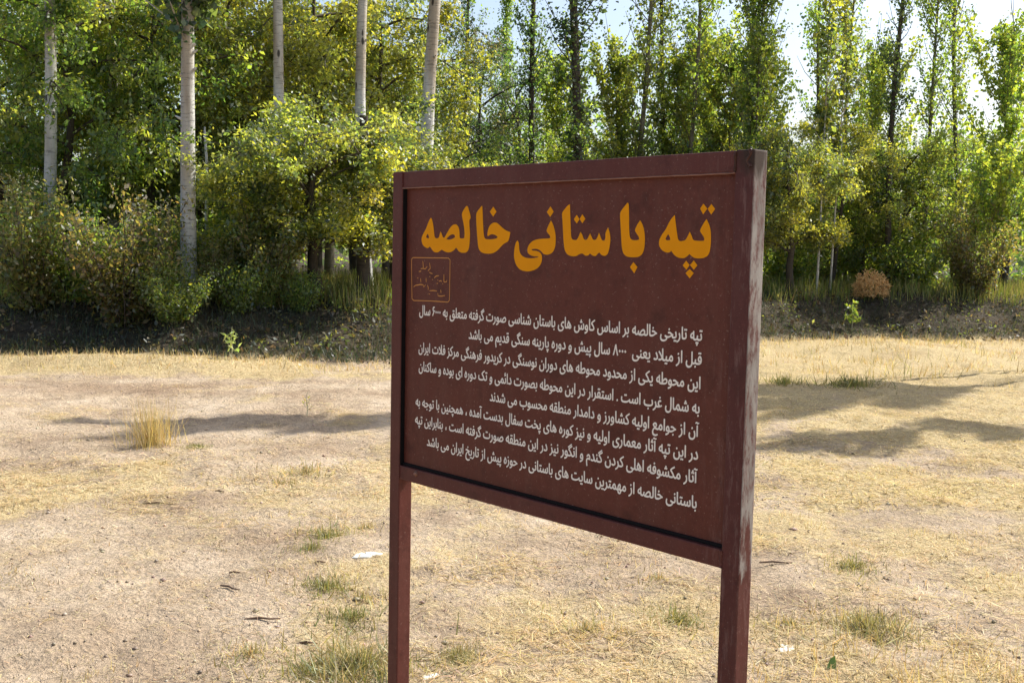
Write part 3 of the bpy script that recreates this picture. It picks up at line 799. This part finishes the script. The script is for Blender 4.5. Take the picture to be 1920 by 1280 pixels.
for me, px, py, s, lab in [
    (gf, 368, 838, 0.6, 'small green tuft right of the golden clump'), (gt, 305, 872, 0.9, 'flat greenish tuft below the golden clump'),
    (gt, 575, 885, 1.4, 'olive tuft in the middle distance left of the sign'), (gt, 520, 905, 1.1, 'thin olive tuft left of the middle-distance tuft'),
    (gf, 612, 1008, 1.0, 'olive green tuft left of the white litter'), (gf, 585, 1030, 0.8, 'small olive tuft below left of the white litter'),
    (gt, 690, 990, 1.0, 'dry tuft above the white litter'), (gf, 610, 1100, 0.9, 'olive tuft below the white litter'),
    (gt, 680, 1120, 1.0, 'pale tuft beside the left sign post'), (gf, 662, 1160, 1.0, 'dark green tuft left of the left sign post'),
    (gt, 470, 1225, 1.0, 'olive tuft near the bottom left'), (big, 672, 1248, 1.0, 'large grey-green tuft at the foot of the left sign post'),
    (gf, 575, 1262, 0.9, 'olive tuft at the bottom left of the large tuft'), (big, 860, 1235, 0.6, 'pale tuft at the bottom between the posts'),
    (gf, 1270, 1165, 0.9, 'green tuft between the posts at the right'), (gt, 1235, 1085, 0.8, 'tiny tuft under the sign board'),
    (gf, 1600, 1065, 1.0, 'olive tuft on the brown patch at the right'), (gt, 1480, 1170, 1.0, 'dry tuft right of the right sign post'),
    (gt, 1100, 1180, 1.0, 'flat tuft in the middle under the board'), (big, 1620, 1180, 0.9, 'large dry tuft near the bottom right'),
    (gf, 1470, 718, 2.2, 'green strip of grass in the shadow band at the right'), (gf, 1600, 722, 2.4, 'green grass in the shadow band near the right edge'),
]:
    o = put('grass_tuft', None, loc=gpt(px, py), rot=(0, 0, random.uniform(0, 6)), label=lab, cat='grass tuft', group=G8)
    s *= 1.3
    o.scale = (s, s, s * 0.8)
    put('blades', me, o)['kind'] = 'stuff'

# single weeds
def weed(seed, h, n, pal, size, spread=0.5):
    rng = np.random.default_rng(seed)
    parts = [tube(np.array([(0, 0, -0.02), (0.01, 0, h * 0.4), (-0.01, 0.01, h * 0.75), (0.01, 0, h)]), np.array([0.006, 0.005, 0.004, 0.002]) * (h / 0.4) ** 0.5, 5)]
    P = []
    for i in range(6):
        z = h * (0.25 + 0.1 * i); az = i * 2.4; ln = h * spread * (0.5 - 0.04 * i)
        e = np.array([math.cos(az) * ln, math.sin(az) * ln, z + ln * 0.7])
        parts.append(tube(np.array([(0, 0, z), tuple(e * np.array([0.5, 0.5, 0]) + np.array([0, 0, z + ln * 0.25])), tuple(e)]), np.array([0.003, 0.0025, 0.0015]) * (h / 0.4) ** 0.5, 4))
        for q in range(n // 6): P.append(np.array([0, 0, z]) + (e - np.array([0, 0, z])) * rng.uniform(0.2, 1.05))
    V, F, _ = join(parts)
    lv = leaves(np.array(P), size, 0.35, pal, rng, 0.0)
    return mesh_np('stem', V, F, plain('pale_stem_%d' % seed, (0.42, 0.40, 0.26), 0.8), None, True), mesh_np('foliage', *lv[:2], LEAF_GRN, lv[2])
for me, (px, py), lab in [(weed(140, 0.42, 60, [(0.30, 0.32, 0.17), (0.22, 0.26, 0.12)], 0.07), (434, 668), 'pale upright weed at the edge of the bank shade'),
                          (weed(141, 0.65, 220, FRESH + OLV[:2], 0.08), (1606, 618), 'bright green leafy weed on the bank at the right'),
                          (weed(142, 0.22, 18, STRAW, 0.03), (575, 778), 'thin dry stalk standing on the bare soil')]:
    x, y, z = gpt(px, py) if px < 1500 else (*at(px, 20.6), H(*at(px, 20.6)))
    r = put('weed', None, loc=(x, y, z), label=lab, cat='weed'); put('stem', me[0], r); put('foliage', me[1], r)

# small litter, stones, sticks
def stone_mesh(seed, sx, sy, sz, m):
    """crumbly, half sunk lump"""
    rng = np.random.default_rng(seed); V, F = [], []
    nr, ns = 9, 18
    for i in range(nr):
        ph = -math.pi / 2 + math.pi * i / (nr - 1)
        for j in range(ns):
            t = j / ns * 6.283
            k = 1 + 0.28 * math.sin(2 * t + seed) + 0.18 * math.sin(5 * t + 2 * seed) + rng.uniform(-0.12, 0.12)
            V.append((math.cos(ph) * math.cos(t) * sx * k, math.cos(ph) * math.sin(t) * sy * k, math.sin(ph) * sz * rng.uniform(0.4, 1.3) - 0.2 * sz))
    for i in range(nr - 1):
        for j in range(ns): F.append((i * ns + j, i * ns + (j + 1) % ns, (i + 1) * ns + (j + 1) % ns, (i + 1) * ns + j))
    return mesh_np('stone', np.array(V), np.array(F), m, None)
PALE = plain('chalky_white', (0.60, 0.59, 0.54), 0.9, 0.45, 45)
put('pale_stone', stone_mesh(1, 0.06, 0.045, 0.012, PALE), loc=gpt(686, 1040), rot=(0, 0, 0.4), label='flat white crumbly stone left of the left sign post', cat='stone')
put('pale_stone', stone_mesh(2, 0.035, 0.03, 0.010, PALE), loc=gpt(806, 1268), rot=(0, 0, 1.0), label='small white chip at the bottom just right of the left post', cat='stone')
put('pale_stone', stone_mesh(3, 0.055, 0.05, 0.008, PALE), loc=gpt(1478, 1214), rot=(0, 0, 2.0), label='pale flat stone near the bottom right of the right post', cat='stone')
put('pale_stone', stone_mesh(4, 0.045, 0.03, 0.012, PALE), loc=gpt(560, 682), rot=(0, 0, 0), label='small white stone by the shade edge left of the sign', cat='stone')
DEAD = plain('dead_twig', (0.14, 0.09, 0.06), 0.9, 0.3, 20)
G9 = 'short dark sticks on the soil'
for i, (px, py, ln, az, lab) in enumerate([(430, 1103, 0.11, -0.6, 'thin stick lying aslant in the left foreground'), (492, 1162, 0.14, 0.05, 'curled stick in the left foreground'),
                                           (440, 1075, 0.05, 0.1, 'short dark bark chip in the left foreground'), (600, 1055, 0.05, 0.0, 'dark bark chip below the olive tufts'),
                                           (578, 1207, 0.07, -0.1, 'dark stick left of the large tuft'), (1455, 1056, 0.16, 0.0, 'long dark twig on the brown patch right of the post'),
                                           (412, 922, 0.06, -0.3, 'dark chip in the middle distance at the left'), (300, 945, 0.2, 0.0, 'thin straight twig near the left edge')]):
    V, F = tube(np.array([(-ln / 2, 0, 0.004), (-ln * 0.1, ln * 0.05, 0.008), (ln * 0.2, -ln * 0.03, 0.007), (ln / 2, ln * 0.06, 0.004)]), np.array([0.004, 0.005, 0.004, 0.003]), 6)
    put('stick', mesh_np('stick', V, F, DEAD, None, True), loc=gpt(px, py), rot=(0, 0, az), label=lab, cat='stick', group=G9)
# fallen green leaf, bottom right
V = np.array([(-0.035, 0, 0.004), (-0.01, 0.018, 0.014), (0.02, 0.014, 0.02), (0.04, 0, 0.03), (0.02, -0.014, 0.018), (-0.01, -0.018, 0.01)])
me = mesh_np('fallen_leaf', np.concatenate([V, [(0, 0, 0.006)]]), np.array([(0, 6, 1), (1, 6, 2), (2, 6, 3), (3, 6, 4), (4, 6, 5), (5, 6, 0)]), LEAF_GRN, np.full((7, 3), (0.06, 0.12, 0.03)))
put('fallen_leaf', me, loc=gpt(1556, 1252), rot=(0.5, -0.7, 1.2), label='dark green fallen leaf at the bottom right', cat='leaf')

# ------------------------------------------------------------------ the sign
W, HB, T, HT = 1.1447, 0.8144, 0.0427, 1.6977           # frame width, board height, tube size, top above ground
YAW = 0.73984
TLx, TLy = -0.32334, 2.94289
ex = Vector((math.sin(YAW), -math.cos(YAW), 0))
root = put('information_sign', None, loc=(TLx + ex.x * W / 2, TLy + ex.y * W / 2, 0.0), rot=(0, 0, math.atan2(ex.y, ex.x)),
           label='maroon metal information board on two square posts with orange and white writing', cat='sign')
MAROON = paint_mat('maroon_paint', (0.098, 0.0255, 0.0195), 0.15)
MAROON_W = paint_mat('worn_maroon_paint', (0.086, 0.0225, 0.0195), 0.2, side=True)
PANEL = paint_mat('panel_paint', (0.108, 0.0265, 0.0165), 0.04)

def box(x0, x1, y0, y1, z0, z1, m, bev=0.003, seg=2, cuts=0):
    import bmesh
    bm = bmesh.new()
    bmesh.ops.create_cube(bm, size=1)
    for v in bm.verts:
        v.co = ((x0 + x1) / 2 + v.co.x * (x1 - x0), (y0 + y1) / 2 + v.co.y * (y1 - y0), (z0 + z1) / 2 + v.co.z * (z1 - z0))
    if bev: bmesh.ops.bevel(bm, geom=bm.edges[:], offset=bev, segments=seg, affect='EDGES', profile=0.6)
    me = bpy.data.meshes.new('box'); bm.to_mesh(me); bm.free()
    me.materials.append(m)
    return me
h2 = W / 2
put('post', box(-h2, -h2 + T, 0, T, -0.35, HT, MAROON), root)
put('post', box(h2 - T, h2, 0, T, -0.35, HT, MAROON_W), root, label='right post, paint on its outer side worn to grey')
zt, zb = HT - T, HT - HB + 0.0378
put('top_rail', box(-h2 + T, h2 - T, 0.0005, T - 0.0005, zt, HT - 0.0008, MAROON), root)
put('bottom_rail', box(-h2 + T, h2 - T, 0.0005, T - 0.0005, HT - HB, zb, MAROON), root)
PD = 0.0145
put('panel', box(-h2 + T + 0.0005, h2 - T - 0.0005, PD, PD + 0.002, zb + 0.0065, zt - 0.0005, PANEL, 0), root)
RECESS_SHADE = plain('recess_shade_black', (0.012, 0.010, 0.010), 0.8, 0.2, 30, 0.1)  # near-black strips paint the deep shade of the panel recess, left and bottom
put('recess_shade_strip', box(-h2 + T + 0.0003, -h2 + T + 0.0023, 0.002, PD - 0.0003, zb + 0.0005, zt - 0.0005, RECESS_SHADE, 0.0004), root)
put('recess_shade_strip', box(-h2 + T + 0.003, h2 - T - 0.003, PD - 0.0048, T - 0.010, zb + 0.0003, zb + 0.0068, RECESS_SHADE, 0.0008), root)
# weld beads and sealing lip
def bead(path, r, m, seed, sides=6):
    rng = np.random.default_rng(seed)
    path = np.array(path); path = path + rng.normal(0, r * 0.12, path.shape)
    V, F = tube(path, r * rng.uniform(0.75, 1.25, len(path)), sides)
    return mesh_np('weld_bead', V, F, m, None, True)
LIP = paint_mat('lip_paint', (0.24, 0.12, 0.085), 0.3)
xs = np.linspace(-h2 + T, h2 - T, 110)
put('sealing_lip', bead([(a, 0.001, zt - 0.0008) for a in xs], 0.0017, LIP, 3), root, label='paler bead of sealant under the top rail')
WELD = paint_mat('rusty_weld', (0.06, 0.022, 0.012), 0.4)
for k, (sx, z0, z1) in enumerate([(-h2 + T, zt, HT), (h2 - T, zt, HT), (-h2 + T, HT - HB, zb), (h2 - T, HT - HB, zb)]):
    put('weld_bead', bead([(sx, -0.0002, z) for z in np.linspace(z0 + 0.002, z1 - 0.002, 12)], 0.0030, WELD if k == 1 else MAROON, 10 + k), root)
put('weld_bead', bead([(h2 - 0.012 + 0.004 * math.sin(i), 0.002, HT - 0.001 - 0.004 * i) for i in range(9)], 0.0042, WELD, 20), root, label='rusty weld blob on the right top corner')
put('bolt', stone_mesh(6, 0.005, 0.004, 0.007, LIP), root, loc=(-h2 + 0.117, -0.001, HT - 0.786))

# lettering ------------------------------------------------------------------
TITLE=[[[(1466,1203),(1518,1241),(1573,1394),(1609,1585),(1631,1687),(1673,1725),(1766,1727),(1816,1698),(1844,1610),(1867,1559),(1905,1584),(1947,1660),(1978,1710),(2039,1710),(2087,1647),(2185,1534),(2282,1434),(2380,1384),(2478,1372),(2557,1409),(2608,1484),(2630,1583),(2633,1694),(2663,1725),(2779,1724),(2821,1706),(2824,1582),(2801,1435),(2748,1274),(2702,1139),(2724,1077),(2799,992),(2874,926),(2932,933),(2972,1019),(3022,1117),(3054,1215),(3026,1252),(2998,1270),(3005,1398),(3035,1582),(3030,1766),(3015,1913),(2979,2012),(2904,2068),(2788,2082),(2671,2072),(2582,2030),(2522,1962),(2483,1963),(2435,2013),(2317,2065),(2178,2083),(2037,2056),(1955,2020),(1915,2014),(1855,2053),(1754,2090),(1630,2081),(1547,2032),(1483,1968),(1441,1937),(1404,1969),(1338,1986),(1211,1946),(1125,1883),(1085,1780),(1100,1689),(1182,1586),(1274,1483),(1345,1355),(1405,1266)],[(1350,1611),(1404,1688),(1399,1733),(1279,1714),(1299,1650)],[(2110,1753),(2169,1697),(2287,1634),(2385,1621),(2445,1645),(2456,1695),(2368,1733),(2250,1759)]],[[(3478,935),(3498,1098),(3517,1339),(3542,1581),(3573,1701),(3630,1737),(3814,1742),(3995,1723),(4066,1687),(3993,1639),(3883,1616),(3792,1622),(3720,1667),(3683,1653),(3689,1556),(3732,1448),(3804,1377),(3912,1335),(4020,1342),(4130,1401),(4240,1473),(4366,1532),(4472,1555),(4508,1573),(4485,1673),(4444,1779),(4374,1809),(4286,1840),(4181,1912),(4075,1997),(3950,2058),(3823,2084),(3640,2087),(3490,2065),(3395,2006),(3346,1922),(3323,1764),(3294,1581),(3265,1338),(3250,1120),(3313,1048),(3405,976),(3450,935)]],[[(3883,959),(4004,1080),(3881,1198),(3759,1077)]],[[(5849,983),(5954,1104),(5846,1222),(5731,1108)]],[[(5873,1300),(5943,1385),(6008,1526),(6043,1680),(6039,1849),(6002,1963),(5924,2041),(5793,2079),(5669,2070),(5606,2025),(5521,1969),(5396,1942),(5249,1958),(5271,1987),(5418,1992),(5523,2019),(5598,2082),(5612,2196),(5564,2312),(5431,2416),(5159,2481),(4880,2452),(4725,2332),(4650,2157),(4659,1952),(4709,1804),(4762,1760),(4818,1818),(4834,2008),(4913,2109),(5064,2164),(5298,2167),(5465,2142),(5495,2120),(5338,2123),(5211,2096),(5125,2047),(5105,1975),(5141,1873),(5244,1785),(5389,1734),(5575,1714),(5781,1710),(5862,1696),(5850,1639),(5756,1569),(5734,1526),(5782,1427)]],[[(6687,1181),(6773,1278),(6694,1374),(6599,1277)]],[[(6859,1169),(6953,1272),(6863,1368),(6779,1271)]],[[(6465,944),(6488,1207),(6509,1484),(6529,1678),(6580,1733),(6697,1739),(6752,1677),(6815,1553),(6875,1621),(6917,1717),(6984,1737),(7040,1702),(7108,1586),(7162,1675),(7201,1729),(7286,1728),(7330,1674),(7373,1572),(7423,1660),(7463,1740),(7545,1740),(7570,1672),(7558,1578),(7636,1458),(7695,1578),(7719,1725),(7697,1886),(7657,2021),(7576,2076),(7465,2058),(7398,1998),(7352,2026),(7298,2081),(7204,2076),(7118,2023),(7072,2071),(6977,2080),(6890,2026),(6804,2041),(6709,2091),(6573,2101),(6435,2068),(6343,1986),(6298,1819),(6269,1554),(6240,1274),(6215,1135),(6302,1052),(6397,970)]],[[(8212,955),(8232,1248),(8242,1501),(8267,1669),(8326,1724),(8456,1730),(8529,1709),(8518,1653),(8412,1542),(8401,1514),(8462,1403),(8541,1313),(8608,1390),(8665,1528),(8690,1694),(8683,1888),(8633,2014),(8525,2078),(8358,2088),(8189,2077),(8092,2008),(8049,1896),(8022,1670),(7992,1388),(7964,1148),(8055,1050),(8147,967),(8174,940)]],[[(8390,2186),(8505,2288),(8418,2423),(8295,2293)]],[[(9464,1211),(9498,1393),(9541,1595),(9572,1716),(9633,1742),(9752,1721),(9800,1661),(9863,1547),(9917,1633),(9954,1720),(10122,1732),(10229,1724),(10235,1671),(10131,1553),(10113,1520),(10190,1395),(10268,1297),(10338,1396),(10385,1527),(10401,1723),(10385,1919),(10333,2025),(10203,2074),(10020,2077),(9934,2039),(9873,1993),(9816,2041),(9733,2083),(9578,2072),(9471,2013),(9399,1933),(9365,1968),(9278,1976),(9152,1930),(9068,1829),(9073,1719),(9139,1610),(9241,1501),(9306,1379),(9389,1271)],[(9306,1595),(9361,1663),(9363,1717),(9267,1725),(9240,1691)]],[[(10181,995),(10281,1095),(10182,1205),(10103,1092)]],[[(10378,1005),(10472,1104),(10379,1213),(10290,1101)]],[[(9794,2128),(9886,2213),(9810,2309),(9708,2224)]],[[(9988,2118),(10084,2215),(9996,2304),(9896,2213)]],[[(9891,2293),(9999,2370),(9899,2480),(9788,2377)]]]
SEAL=[[(674,2272),(743,2235),(1489,2227),(2198,2219),(2272,2264),(2274,2724),(2269,3279),(2215,3328),(1513,3332),(795,3355),(715,3316),(688,2776),(674,2272)],[(1155,2316),(1170,2405),(1184,2505),(1072,2516)],[(1184,2513),(1265,2515),(1350,2453)],[(996,2593),(1054,2586),(1096,2575)],[(1438,2354),(1465,2445),(1476,2497),(1382,2565)],[(1440,2598),(1497,2620),(1574,2630)],[(1442,2710),(1484,2705)],[(1642,2739),(1726,2686),(1838,2674)],[(1803,2775),(1789,2799)],[(1749,2876),(1805,2870)],[(1841,2814),(1934,2799),(1954,2828)],[(2042,2633),(2046,2790),(2056,2830),(2157,2815),(2165,2774)],[(1992,2867),(2014,2884)],[(940,2762),(989,2766)],[(1081,2763),(1099,2870)],[(1313,2744),(1321,2856)],[(788,3001),(876,2955),(1081,2924),(1197,2931),(1222,2986),(1303,2922)],[(1371,2931),(1414,2988),(1408,3054)],[(1469,3071),(1621,3060),(1772,3066)],[(1433,3153),(1487,3157)],[(1811,3119),(1828,3189),(1962,3189),(2110,3165)],[(1930,3027),(1945,3108)],[(1596,2770),(1577,2794)]]

ORANGE = plain('orange_letter_paint', (0.78, 0.30, 0.005), 0.6, 0.10, 14, 0.08)
CREAM = plain('cream_letter_paint', (0.88, 0.80, 0.71), 0.6, 0.10, 50, 0.1)
TAN = plain('tan_emblem_paint', (0.58, 0.26, 0.075), 0.6, 0.2, 60, 0.1)
def chaikin(p, it=2):
    p = [np.array(q, float) for q in p]
    for _ in range(it):
        o = []
        n = len(p)
        for i in range(n):
            a, b, c = p[i - 1], p[i], p[(i + 1) % n]
            u, v = b - a, c - b
            cosv = float(u @ v) / (np.linalg.norm(u) * np.linalg.norm(v) + 1e-9)
            if cosv < 0.35: o.append(b)
            else: o += [b * 0.78 + a * 0.22, b * 0.78 + c * 0.22]
        p = o
    return p
def loc_uv(u, v, y): return (-h2 + u, y, HT - v)
V, F = [], []
for q, shp in enumerate(TITLE):
    loops = [chaikin(l) for l in shp]
    y = PD - 0.0006
    vl = [[Vector((a[0] / 1e4, a[1] / 1e4, 0)) for a in l] for l in loops]
    tri = tessellate_polygon(vl)
    o = len(V)
    for l in vl:
        for a in l: V.append(loc_uv(a.x, a.y, y))
    F += [(o + t[0], o + t[1], o + t[2]) for t in tri]
put('heading', mesh_np('heading', np.array(V), np.array(F), ORANGE, None), root, label='large orange Persian heading')
# emblem: square outline and calligraphic strokes
parts = []
for q, st in enumerate(SEAL):
    p = [np.array(a, float) / 1e4 for a in st]
    if q:
        wd = 0.0024
    else:
        wd = 0.0022
    cen = []
    for i in range(len(p) - 1):
        a, b = p[i], p[i + 1]
        m_ = max(1, int(np.linalg.norm(b - a) / 0.004))
        for j in range(m_): cen.append(a + (b - a) * j / m_)
    cen.append(p[-1]); cen = np.array(cen)
    tg = np.gradient(cen, axis=0) if len(cen) > 1 else np.array([[1, 0]])
    tg /= np.linalg.norm(tg, axis=1)[:, None] + 1e-9
    nrm = np.stack([-tg[:, 1], tg[:, 0]], 1)
    prof = np.full(len(cen), wd / 2) if q == 0 else wd / 2 * (0.55 + 0.6 * np.sin(np.linspace(0.25, 2.9, len(cen))))
    Lf, Rt = cen + nrm * prof[:, None], cen - nrm * prof[:, None]
    yy = PD - 0.0006 - 0.00006 * q
    Vq = np.array([loc_uv(a[0], a[1], yy) for a in np.concatenate([Lf, Rt])])
    n = len(cen)
    parts.append((Vq, np.array([(i, i + 1, n + i + 1, n + i) for i in range(n - 1)])))
V, F, _ = join(parts)
put('emblem', mesh_np('emblem', V, F, TAN, None), root, label='small square outlined emblem with calligraphy')

# body text: Arabic letters joined by hand into their presentation forms, set right to left
FORMS = {'ا': (0xFE8D, 2), 'آ': (0xFE81, 2), 'ب': (0xFE8F, 4), 'پ': (0xFB56, 4), 'ت': (0xFE95, 4), 'ث': (0xFE99, 4), 'ج': (0xFE9D, 4), 'چ': (0xFB7A, 4),
         'ح': (0xFEA1, 4), 'خ': (0xFEA5, 4), 'د': (0xFEA9, 2), 'ذ': (0xFEAB, 2), 'ر': (0xFEAD, 2), 'ز': (0xFEAF, 2), 'س': (0xFEB1, 4), 'ش': (0xFEB5, 4),
         'ص': (0xFEB9, 4), 'ض': (0xFEBD, 4), 'ط': (0xFEC1, 4), 'ظ': (0xFEC5, 4), 'ع': (0xFEC9, 4), 'غ': (0xFECD, 4), 'ف': (0xFED1, 4), 'ق': (0xFED5, 4),
         'ک': (0xFB8E, 4), 'گ': (0xFB92, 4), 'ل': (0xFEDD, 4), 'م': (0xFEE1, 4), 'ن': (0xFEE5, 4), 'و': (0xFEED, 2), 'ه': (0xFEE9, 4), 'ی': (0xFBFC, 4), 'ئ': (0xFE89, 4), '\u0001': (0xFEFB, 2)}
def shape_text(t):
    t = t.replace('لا', '\u0001')
    out = []
    for i, c in enumerate(t):
        if c not in FORMS: out.append(c); continue
        b, k = FORMS[c]
        pj = i > 0 and t[i - 1] in FORMS and FORMS[t[i - 1]][1] == 4
        nj = k == 4 and i + 1 < len(t) and t[i + 1] in FORMS
        out.append(chr(b + (1 if pj and not nj else 2 if nj and not pj else 3 if pj and nj else 0)))
    s = ''.join(out)[::-1]
    digs = '۰۱۲۳۴۵۶۷۸۹'
    r, i = '', 0
    while i < len(s):
        if s[i] in digs:
            j = i
            while j < len(s) and s[j] in digs: j += 1
            r += s[i:j][::-1]; i = j
        else: r += s[i]; i += 1
    return r
LINES = [('تپه تاریخی خالصه بر اساس کاوش های باستان شناسی صورت گرفته متعلق به ۶۰۰۰ سال', 0.104, 1.0262, 0.3710),
         ('قبل از میلاد یعنی  ۸۰۰۰ سال پیش و دوره پارینه سنگی قدیم می باشد', 0.3054, 1.0268, 0.4192),
         ('این محوطه یکی از محدود محوطه های دوران نوسنگی در کریدور فرهنگی مرکز فلات ایران', 0.1032, 1.0257, 0.4678),
         ('به شمال غرب است . استقرار در این محوطه بصورت دائمی و تک دوره ای بوده و ساکنان', 0.1050, 1.0257, 0.5172),
         ('آن از جوامع اولیه کشاورز و دامدار منطقه محسوب می شدند', 0.3889, 1.0260, 0.5642),
         ('در این تپه آثار معماری اولیه و نیز کوره های پخت سفال بدست آمده ، همچنین با توجه به', 0.0935, 1.0257, 0.6110),
         ('آثار مکشوفه اهلی کردن گندم و انگور نیز در این منطقه صورت گرفته است ، بنابراین تپه', 0.0922, 1.0260, 0.6585),
         ('باستانی خالصه از مهمترین سایت های باستانی در حوزه پیش از تاریخ ایران می باشد', 0.1437, 1.0265, 0.7100)]
dg = None
for li, (txt, u0, u1, vb) in enumerate(LINES):
    cu = bpy.data.curves.new('text_line', 'FONT')
    cu.body = shape_text(txt)
    cu.size = 1.0; cu.resolution_u = 2; cu.fill_mode = 'NONE'
    to = bpy.data.objects.new('text_tmp', cu); COL.objects.link(to)
    bpy.context.view_layer.update()
    me = bpy.data.meshes.new_from_object(to.evaluated_get(bpy.context.evaluated_depsgraph_get()))
    bpy.data.objects.remove(to)
    n = len(me.vertices)
    co = np.empty(n * 3, dtype=np.float32); me.vertices.foreach_get('co', co); co = co.reshape(-1, 3)[:, :2].astype(float)
    ed = np.empty(len(me.edges) * 2, dtype=np.int32); me.edges.foreach_get('vertices', ed); ed = ed.reshape(-1, 2)
    bpy.data.meshes.remove(me)
    # fill the outlines by winding number (the letters' strokes overlap)
    v_, _e, f_, *_r_ = delaunay_2d_cdt([Vector(c) for c in co], [tuple(q) for q in ed.tolist()], [], 0, 1e-7)
    V2 = np.array([tuple(q) for q in v_]); F = np.array(f_)
    cc = V2[F].mean(1); A_, B_ = co[ed[:, 0]], co[ed[:, 1]]
    wn = np.zeros(len(F), dtype=int)
    for i0 in range(0, len(F), 1500):
        x_, y_ = cc[i0:i0 + 1500, 0][:, None], cc[i0:i0 + 1500, 1][:, None]
        u_ = (A_[:, 1] <= y_) & (B_[:, 1] > y_); d_ = (A_[:, 1] > y_) & (B_[:, 1] <= y_)
        xi = A_[:, 0] + (y_ - A_[:, 1]) / (B_[:, 1] - A_[:, 1] + 1e-12) * (B_[:, 0] - A_[:, 0])
        wn[i0:i0 + 1500] = (u_ & (xi > x_)).sum(1) - (d_ & (xi > x_)).sum(1)
    F = F[wn != 0]
    lo, hi = co[:, 0].min(), co[:, 0].max()
    sx = (u1 - u0) / (hi - lo)
    sz = 0.0345
    parts = []
    for q, (dx, dy) in enumerate([(0, 0), (0.026, 0), (-0.026, 0), (0.012, 0.02), (-0.012, -0.02)]):
        parts.append((np.stack([-h2 + u0 + (V2[:, 0] + dx - lo) * sx, np.full(len(V2), PD - 0.0004 - 0.00015 * q), HT - vb + (V2[:, 1] + dy) * sz], 1), F))
    V, F, _ = join(parts)
    me = mesh_np('text_line', V, F, CREAM, None)
    put('text_line', me, root)
